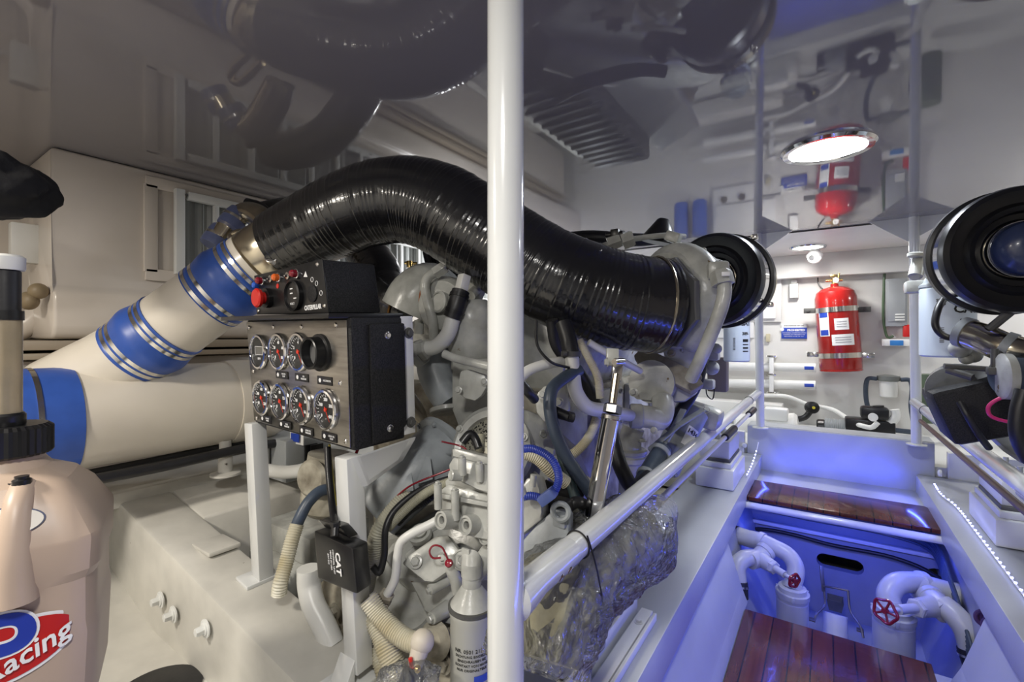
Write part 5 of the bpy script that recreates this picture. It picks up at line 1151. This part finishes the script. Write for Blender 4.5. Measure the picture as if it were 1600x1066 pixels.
for a, b, r_ in (((1475,572),(1560,578),.008),((1480,578),(1520,590),.01),((1545,515),(1600,470),.012),((1556,520),(1562,556),.009)): obj('linkage_rod', M().cyl(W(*a,1.35), W(*b,1.30), r_, seg=10), DARKENG, re)
obj('small_fitting', M().cyl(W(1554,575,1.25), W(1554,545,1.25), .008, seg=12).box(W(1554,580,1.25), (.03,.03,.02)), DARKENG, re)
for px, py, r_ in ((1500,545,.03),(1520,555,.025),(1510,560,.02)): obj('cast_lump', M().ball(W(px,py,1.5), r_), ENG, re)
def hose2(lab, pts, r, mt, cat='hose', nm='hose'): return one(nm, lab, cat, M().tube([W(*p) for p in pts], r, 14, 14*len(pts)), mt)
hose2('black hose looping in front of the right fuel filter', [(1478,462,1.5),(1465,485,1.48),(1462,510,1.47),(1475,525,1.46),(1500,530,1.45),(1520,533,1.42)], .010, RUB)
hose2('magenta cable loop at the right edge under the right engine', [(1610,618,1.2),(1570,620,1.22),(1545,635,1.24),(1548,650,1.24),(1580,660,1.22),(1612,660,1.2)], .0045, MAG, 'cable')
hose2('black hose dropping down the right edge of the picture', [(1600,610,1.15),(1592,640,1.15),(1590,675,1.15),(1598,700,1.15),(1610,720,1.15)], .017, RUB)
hose2('dark hose running down under the black housing of the right engine', [(1500,628,1.35),(1512,650,1.33),(1530,680,1.33),(1545,700,1.35)], .009, RUB)
one('white_bracket_plate', 'pale bracket plate under the black housing at the right', 'bracket', plate(M(), [(1540,672),(1600,690),(1600,720),(1570,700)], (1575,690), 1.5, (.1,-.7,.7), .02, .003), ENG)

# ------------------------------------------------------------------ far wall
YW = 4.99
def wp(px, py, off=0): return W(px, py, y=YW-off)
fe = thing('fire_extinguisher', 'large red fire suppression cylinder strapped to the far wall', 'fire extinguisher', wp(1312,582,.17))
ct = wp(1306,470,.17); cb_ = wp(1314,580,.17); top = wp(1304,449,.17); rr_ = .152
A0 = V((cb_.x, cb_.y, cb_.z)); hgt = top.z-cb_.z; axf = (V((top.x,top.y,top.z))-A0).normalized()
obj('cylinder', M().lathe([(rr_-.01,0),(rr_,.004),(rr_,.018),(rr_-.004,.02),(rr_,.03),(rr_,hgt-.13),(rr_*.99,hgt-.09),(rr_*.9,hgt-.04),(rr_*.65,hgt-.01),(rr_*.3,hgt+.005),(.03,hgt+.01),(.028,hgt+.03)], A0, axf, 56), REDP, fe)
vt_ = A0+axf*(hgt+.03)
vv = obj('valve', M().cyl(vt_, vt_+axf*.05, .018).cyl(vt_+axf*.03-V((.06,0,0)), vt_+axf*.03+V((.06,0,0)), .011).box(vt_+axf*.07, (.05,.03,.02)).cyl(vt_+axf*.045+V((.03,0,0)), vt_+axf*.09+V((.04,0,0)), .007), BRASS, fe)
obj('pressure_gauge', M().lathe([(.022,0),(.022,.012),(.001,.012)], vt_+V((.01,-.018,.03)), (0,-1,0), 20), WHITE, vv)
fx = -V((A0.x,A0.y,0)).normalized()
for nm, u0, v0, w_, h_, mt in (('instruction_label',-.10,.40,.085,.20,WHITE),('upper_label',.03,.395,.10,.095,WHITE),('lower_label',.035,.265,.16,.09,WHITE)):
    m = M(); patch_cyl(m, A0, axf, fx, rr_, w_, h_, u0=u0, v0=v0); lb = obj(nm, m, mt, fe)
    if u0 < 0:
        for dv in (.08,-.07): m = M(); patch_cyl(m, A0, axf, fx, rr_, w_*.8, .045, u0=u0, v0=v0+dv, off=.0015); obj('blue_print', m, BLUEP, lb)
    else:
        m = M()
        for k in range(3): patch_cyl(m, A0, axf, fx, rr_, w_*.7, .006, u0=u0, v0=v0+.02-.02*k, off=.0015)
        obj('print_lines', m, mat('grey_print', (.35,.35,.38), .6), lb)
for hh in (.135, .52):
    q = A0+axf*hh; s_1 = obj('strap', M().band(q, axf, rr_+.001, .042, .003, 56), STEEL, fe)
    for sx in (-1,1): obj('strap_lug', M().box(q+V((sx*(rr_+.035),.05,0)), (.10,.012,.045), None, .003).bolt(q+V((sx*(rr_+.05),.04,0)), AFT, .012), DARKENG if hh > .3 else STEEL, s_1)
def wallbox(nm, lab, cat, px0, py0, px1, py1, dep, mt, bev=.006):
    a = wp(px0,py0,dep); b = wp(px1,py1,dep); 
    return one(nm, lab, cat, M().box(((a.x+b.x)/2, YW-dep/2+.0, (a.z+b.z)/2), (abs(b.x-a.x), dep, abs(a.z-b.z)), None, bev), mt)
ad_ = thing('access_panel', 'white hinged access panel on the far wall left of the small white box', 'access panel', wp(1170,500))
a = wp(1120,438,.02); b = wp(1221,503,.02); obj('frame', M().box(((a.x+b.x)/2,YW-.012,(a.z+b.z)/2), (b.x-a.x,.022,a.z-b.z), None, .004), WHITEW, ad_)
a = wp(1118,441,.04); b = wp(1212,498,.04); obj('door', M().box(((a.x+b.x)/2,YW-.035,(a.z+b.z)/2), (b.x-a.x,.028,a.z-b.z), None, .008), WHITE, ad_)
tb_ = thing('thermostat_box', 'small white switch box with a cable on the far wall, right of the access panel', 'switch box', wp(1240,470))
a = wp(1233,441,.05); b = wp(1248,468,.05); obj('case', M().box(((a.x+b.x)/2,YW-.027,(a.z+b.z)/2), (.07,.05,.13), None, .006), WHITE, tb_); obj('upper_cap', M().box(((a.x+b.x)/2,YW-.02,a.z+.005), (.05,.04,.03), None, .004), BWH, tb_)
sg = thing('blue_sign', 'blue and white notice reading PROHIBITED on the far wall left of the extinguisher', 'sign', wp(1241,528))
a = wp(1221,511); b = wp(1261,529); sc_ = V(((a.x+b.x)/2, YW-.004, (a.z+b.z)/2))
obj('backing', M().box(sc_+V((0,0,.012)), (b.x-a.x,.004,(a.z-b.z)*1.25), None, .001), WHITE, sg)
obj('blue_panel', M().box(sc_+V((0,-.003,-.005)), (b.x-a.x,.003,(a.z-b.z)*.95), None, .001), BLUEP, sg)
text('sign_top_lettering', 'DISCHARGE OF OIL', sc_+V((.0,-.004,.064)), V((1,0,0)), V((0,0,1)), .018, BLKT, sg)
text('sign_title', 'PROHIBITED', sc_+V((.016,-.0055,.022)), V((1,0,0)), V((0,0,1)), .025, WRITE, sg, bold=.001)
for k, s1 in enumerate(('THE FEDERAL WATER POLLUTION', 'CONTROL ACT PROHIBITS THE', 'DISCHARGE OF OIL OR OILY')): text('sign_small_lettering', s1, sc_+V((0,-.0055,-.003-k*.016)), V((1,0,0)), V((0,0,1)), .012, WRITE, sg)
obj('sign_emblem', M().lathe([(.016,0),(.016,.001),(.001,.001)], sc_+V((-.095,-.0055,.03)), AFT, 16), WRITE, sg)
ol = one('wall_outlet', 'tiny beige wall outlet left of the blue notice on the far wall', 'outlet', M().box(wp(1200,528,.01), (.035,.018,.075), None, .003), mat('beige_outlet', (.55,.50,.35), .4))
one('black_cable', 'thin black cable curling down from the header beside the extinguisher valve', 'cable', M().tube([wp(1278,434,.02), wp(1279,444,.03), wp(1287,453,.04)], .005, 8, 14), BLKP)
for k, (py, pyr) in enumerate(((574,575),(600,602))):
    a = W(1100,py-2,y=4.86); b = W(1275,pyr,y=4.86); 
    t = thing('white_tube', ('upper','lower')[k]+' of two capped white storage tubes on the far wall', 'tube', a, 'storage tubes')
    obj('tube', M().cyl(a, b, .040, seg=28, ch=.003), OFFW, t); m = M(); dx = (b-a).normalized(); patch_cyl(m, b-dx*.05, V((0,0,1)).cross(dx).cross(dx)*0+dx, AFT, .040, .03, .07); obj('blue_sticker', m, BLUEP, t)
cl = thing('tube_clamp', 'white vertical clamp bar holding the two storage tubes', 'clamp', wp(1206,617))
a = W(1205,557,y=4.80); b = W(1206,614,y=4.80); obj('bar', M().box(((a.x+b.x)/2, 4.80,(a.z+b.z)/2), (.035,.012,a.z-b.z), None, .003), WHITE, cl)
for q in (a, b, (a+b)/2): obj('wing_nut', M().box(q+V((0,.0,.0)), (.07,.02,.018), None, .004), STEEL, cl)
obj('top_bracket', M().box(a+V((0,.1,-.01)), (.06,.18,.012), None, .002), WHITE, cl); obj('bottom_bracket', M().box(b+V((0,.1,-.01)), (.09,.18,.012), None, .002), WHITE, cl)
bx = thing('breaker_box', 'grey metal breaker box with cables on the far wall right of the extinguisher', 'breaker box', wp(1402,512))
a = wp(1384,436,.09); b = wp(1418,510,.09); cx = (a.x+b.x)/2; cz = (a.z+b.z)/2
obj('case', M().box((cx,YW-.045,cz), (b.x-a.x,.09,a.z-b.z), None, .005), GALV, bx); obj('cover', M().box((cx,YW-.094,cz+.01), ((b.x-a.x)*.8,.01,(a.z-b.z)*.85), None, .003), GALV, bx)
for k in range(3): obj('breaker_switch', M().box((cx+.02,YW-.102,cz-.10-.022*k), (.06,.012,.012), None, .002), OFFW, bx)
one('green_cable', 'dark green cable running down the left side of the breaker box', 'cable', M().tube([wp(1382,425,.03), wp(1381,450,.03), wp(1380,480,.03), wp(1381,505,.03), wp(1388,528,.03), wp(1396,525,.03)], .010, 10, 40), GRN)
sh = thing('outlet_strip', 'white outlet shelf with a blue taped socket under the breaker box', 'outlet strip', wp(1400,540))
a = wp(1378,530,.10); b = wp(1424,541,.10); obj('body', M().box(((a.x+b.x)/2,YW-.05,(a.z+b.z)/2), (b.x-a.x,.10,a.z-b.z), None, .004), WHITE, sh); obj('blue_tape', M().box(wp(1401,536,.103), (.085,.004,.042), None, .001), TAPE, sh)
one('red_box', 'small red box beside the post just right of the breaker box', 'box', M().box(wp(1417,517,.06), (.05,.06,.10), None, .004), RED)
wf = thing('water_filter', 'white water filter bowl with grey cap and two dark hoses on the far wall', 'water filter', wp(1386,620,.1))
c = wp(1388,604,.12); obj('bowl', M().lathe([(.045,-.09),(.058,-.08),(.062,.04),(.066,.045)], c, (0,0,1), 30), OFFW, wf)
obj('cap', M().lathe([(.068,.045),(.075,.05),(.075,.085),(.03,.095)], c, (0,0,1), 30), mat('dark_grey_cap', (.15,.16,.15), .5), wf)
for sx, lab in ((-1,'left'),(1,'right')):
    one('dark_hose', lab+' dark hose running down from the water filter to the pump', 'hose', M().tube([c+V((sx*.075,-.02,.06)), c+V((sx*.13,-.02,.06)), c+V((sx*.145,-.02,.02)), c+V((sx*.14,-.02,-.15)), c+V((sx*.15 if sx > 0 else -.10,-.04,-.26))], .017, 12, 50), BLUEG, 'hoses of the water filter')
one('filter_cartridge', 'green and blue striped cartridge behind the right post', 'cartridge', M().cyl(W(1452,660,y=4.6), W(1450,585,y=4.6), .075, seg=24), mat('striped_cartridge', (.10,.14,.08), .4, noise=.4))
pmx = thing('water_pump', 'black and silver water pump assembly on the shelf behind the low bulkhead', 'pump', W(1350,700,y=4.45))
obj('motor_fins', M().tube([W(1288,668,y=4.45), W(1322,672,y=4.45)], .075, 24, 40, ridge=(.012,.05)), GALV, pmx)
obj('motor_end', M().cyl(W(1276,668,y=4.45), W(1290,669,y=4.45), .068, seg=24, ch=.01), BLKP, pmx)
obj('pump_body', M().box(W(1358,670,y=4.45), (.30,.16,.15), None, .012), BLKP, pmx)
obj('control_head', M().box(W(1366,645,y=4.42), (.17,.12,.09), None, .02), BLKP, pmx)
obj('head_knob', M().cyl(W(1372,634,y=4.42), W(1373,640,y=4.42), .035, seg=20), BLKP, pmx)
obj('dial', M().lathe([(.03,0),(.03,.012),(.001,.012)], W(1364,652,y=4.33), AFT, 20), WHITE, pmx)
obj('outlet_pipe', M().tube([W(1385,668,y=4.4), W(1400,650,y=4.4), W(1398,640,y=4.4)], .03, 14, 14), OFFW, pmx)
obj('hose_tail', M().tube([W(1395,672,y=4.4), W(1412,674,y=4.4), W(1430,676,y=4.4)], .018, 12, 10), BLUEG, pmx)
one('white_hose', 'white flexible hose curving along the foot of the far wall into the pump', 'hose', M().tube([W(1190,618,y=4.8), W(1230,620,y=4.8), W(1262,632,y=4.8), W(1300,640,y=4.75), W(1325,655,y=4.6), W(1345,665,y=4.36), W(1362,668,y=4.34), W(1372,660,y=4.34)], .018, 14, 90, ridge=(.02,.03)), OFFW)
hb = thing('black_pump_head', 'black round pump head with a yellow dot among the white hoses', 'pump head', W(1268,650,y=4.7))
obj('head', M().lathe([(.03,-.04),(.05,-.03),(.05,.02),(.03,.03)], W(1269,637,y=4.7), (.4,-1,.1), 24), BLKP, hb); obj('dot', M().lathe([(.012,.03),(.012,.034),(.001,.034)], W(1269,637,y=4.7), (.4,-1,.1), 16), YEL, hb)
obj('tail', M().tube([W(1266,643,y=4.7), W(1258,652,y=4.7), W(1245,656,y=4.7)], .024, 12, 12), BLKP, hb)
wt = thing('white_motor', 'white enamelled motor with a rectangular cover standing at the far left of the shelf', 'motor', W(1212,690,y=4.4))
obj('drum', M().cyl(W(1150,668,y=4.4), W(1248,668,y=4.4), .115, seg=36, ch=.02), OFFW, wt); obj('cover_box', M().box(W(1213,647,y=4.35), (.17,.12,.10), None, .015), WHITE, wt)
one('far_duct', 'white rectangular duct along the foot of the far wall left', 'duct', M().box(W(1150,640,y=4.7), (.75,.18,.16), None, .01), WHITEW)
one('mahogany_board', 'thin mahogany board resting on top of the low bulkhead ledge', 'board', M().bar(W(1219,672,y=3.90), W(1386,693,y=3.80), .05, .014, (0,0,1), .003), WOOD)
one('corner_stanchion_base', 'small round plug on the face of the low bulkhead near the left girder', 'plug', M().lathe([(.018,0),(.018,.01),(.012,.014),(.001,.014)], W(1163,696,y=3.755), AFT, 20), PAINT)
one('corner_stanchion_base', 'small round plug on the face of the low bulkhead near the right girder', 'plug', M().lathe([(.018,0),(.018,.01),(.012,.014),(.001,.014)], W(1471,740,y=3.755-.4), (-1,0,0), 20), PAINT)
# things in the bay behind the near engine, seen mirrored in the ceiling
gpn = thing('gauge_board', 'white board with small round gauges on the far wall left of the access panel', 'gauge board', (-.76,4.98,.0))
obj('board', M().box((-.76,4.985,.20), (.36,.025,.44), None, .004), WHITE, gpn)
for x, z in ((-.84,.10),(-.68,.10),(-.68,.26)): obj('small_gauge', M().lathe([(.032,0),(.032,.02),(.001,.02)], (x,4.972,z), AFT, 24), STEEL, gpn)
for k in range(2):
    x = -1.24+.18*k; fl = thing('blue_filter_bowl', ('left','right')[k]+' of two blue filter housings hanging on the far wall left', 'water filter', (x,4.93,.08), 'blue filter housings')
    obj('bowl', M().lathe([(.06,0),(.068,.02),(.07,.34),(.055,.36)], (x,4.93,.08), (0,0,1), 28), mat('blue_filter_plastic', (.05,.13,.55), .3), fl)
# ------------------------------------------------------------------ hoses and clutter between the stand posts
hose('dark grey rubber hose end bending down between the two stand posts', [(520,764,1.45),(500,768,1.42),(482,785,1.39),(470,806,1.37),(463,822,1.36)], .017, BLUEG, n=50)
hose('cream corrugated conduit hanging from the dark hose between the stand posts', [(464,820,1.36),(456,845,1.34),(447,880,1.32),(438,912,1.30),(436,930,1.30)], .0195, LOOM, (.0065,.07), n=60)
hose('cream smooth elbow pipe standing behind the right stand post foot', [(482,888,1.30),(483,915,1.30),(490,945,1.28),(505,975,1.26),(520,1010,1.24)], .031, BWH, cat='pipe')
hose('black braided cable hanging down from the gauge panel to the control module', [(512,700,1.22),(514,740,1.18),(518,780,1.14),(523,822,1.08)], .0085, BLKP, cat='cable')
hose('yellow wire hanging down from the gauge panel', [(515,695,1.24),(517,720,1.22),(521,760,1.2),(525,790,1.16)], .003, YEL, cat='cable')
hose('dark brown wire behind the yellow wire under the gauge panel', [(560,700,1.26),(556,712,1.25),(560,722,1.25)], .004, DRED, cat='cable')
hose('thick cream pipe running from the side deck behind the gauge panel', [(418,735,1.9),(450,738,1.85),(480,732,1.8),(500,715,1.75)], .026, BWH, cat='pipe')
lc = thing('louvred_unit', 'grey louvred machine with blue and white sticker showing under the gauge panel', 'machine', W(460,735,2.15))
obj('case', M().box(W(450,706,2.15), (.34,.22,.18), None, .01), GALV, lc)
for k in range(8): obj('louvre', M().box(W(432+k*9,712,2.05), (.008,.06,.10), None, .001), BLKP, lc)
obj('sticker', M().box(W(464,685,2.0), (.10,.004,.05), None, .001), WHITE, lc); obj('sticker_print', M().box(W(461,684,1.99), (.06,.004,.035), None, .001), BLUEP, lc)
pb_ = thing('grey_pump', 'dark grey lumpy pump behind the stand between the two posts', 'pump', W(505,790,1.6))
obj('body', M().lathe([(.05,0),(.075,.02),(.08,.08),(.06,.12),(.075,.14),(.075,.2)], W(505,780,1.55)+V((0,0,-.05)), (.1,.1,1), 28), GRIME_SHADE, pb_); obj('pulley', M().lathe([(.05,0),(.06,.01),(.05,.02),(.06,.03),(.05,.04)], W(498,745,1.50), (.2,-.9,.1), 28), GRIME_SHADE, pb_)
one('engine_bracket', 'grimy cream bracketed foot behind the conduit between the stand posts', 'bracket', M().box(W(495,830,1.75), (.30,.25,.10), None, .012).box(W(470,880,1.7), (.35,.2,.08), None, .01).bolt(W(508,812,1.6), (0,0,1), .018), ENG)
one('dirty_flange', 'grimy bolted flange right of the cream elbow pipe', 'flange', M().lathe([(.10,0),(.12,.01),(.12,.04)], W(545,960,1.40), (.1,-.9,.2), 30).bolt(W(524,955,1.33), AFT, .016).bolt(W(535,990,1.32), AFT, .016), GRIME_SHADE)
hose('thin black wire loop on the girder behind the left stand post', [(372,850,1.9),(385,835,1.9),(410,828,1.9),(430,835,1.85),(455,850,1.8)], .006, RUB, cat='cable')
# harness across the blue-grey casting
hose('ribbed grey-cream wiring loom crossing over the starter casting', [(752,680,1.25),(748,715,1.22),(735,738,1.20),(705,752,1.19),(675,765,1.19),(650,782,1.19),(625,805,1.19),(607,825,1.2)], .0115, mat('grey_olive_loom',(.30,.29,.22),.5), (.004,.05), n=120)
hose('black cable running beside the grey-cream loom and down behind the post', [(735,742,1.22),(690,752,1.21),(650,770,1.21),(615,800,1.19),(603,825,1.17),(600,870,1.16),(592,895,1.15),(582,885,1.15)], .0085, RUB, n=120, cat='cable')
hose('wide grey corrugated conduit dropping behind the right stand post', [(640,770,1.27),(612,800,1.24),(592,830,1.22),(582,870,1.22),(572,920,1.24)], .021, mat('grey_loom',(.36,.35,.28),.5), (.006,.05), n=100)
hose('black corrugated conduit partly hidden below the grey-cream loom', [(690,760,1.25),(665,780,1.24),(640,795,1.24),(620,815,1.24)], .014, RUB, (.005,.07))
hose('thin dark red wire across the starter casting', [(690,690,1.26),(725,700,1.26),(735,720,1.22),(700,735,1.22),(640,760,1.24),(610,785,1.26)], .0025, DRED, cat='cable')
hose('stained cream corrugated hose low behind the right stand post', [(575,935,1.10),(592,960,1.09),(615,985,1.07),(640,1002,1.05),(658,1005,1.04)], .0215, LOOM, (.006,.06), n=80)
hose('second corrugated hose dropping below the stained one', [(583,960,1.14),(597,990,1.12),(607,1020,1.1),(625,1060,1.08)], .026, LOOM, (.006,.06), n=80)
hose('third corrugated hose at the very bottom behind the stand foot', [(590,1010,1.16),(600,1040,1.14),(612,1080,1.12)], .024, LOOM, (.006,.06), n=60)
wc = thing('wiring_connector', 'cream strain relief with black plug and red wire low left of the oil filter', 'connector', W(645,1060,1.0))
obj('strain_relief', M().ball(W(660,1003,1.02), .026).cyl(W(660,1003,1.02), W(648,1042,1.0), .022, .016, 20), mat('cream_plastic', (.55,.50,.42), .5), wc)
obj('black_plug', M().cyl(W(648,1040,1.0), W(638,1072,.99), .022, .024, 16), BLKP, wc); obj('red_wire', M().cyl(W(641,1028,.99), W(644,1048,.985), .0045, seg=8), RED, wc); obj('gold_crimp', M().ball(W(652,1046,.985), .008), BRASS, wc)
one('clear_bag', 'piece of clear plastic film bunched under the wiring connector', 'plastic bag', M().tube([W(600,1075,.98), W(640,1062,.98), W(680,1075,.98)], .035, 40, 60, rfun=crink), FILM)
one('dirty_casing', 'grimy brown-stained lower gearbox casing left of the oil filter', 'casing', plate(M(), [(665,990),(700,985),(718,1010),(722,1080),(660,1080),(655,1020)], (690,1030), 1.14, (.1,-.95,.2), .1, .015).bolt(W(694,1038,1.12), (.1,-.95,.2), .016).lathe([(.04,0),(.045,.01),(.03,.03)], W(683,1000,1.13), (.1,-.95,.3), 24), GRIME_SHADE)
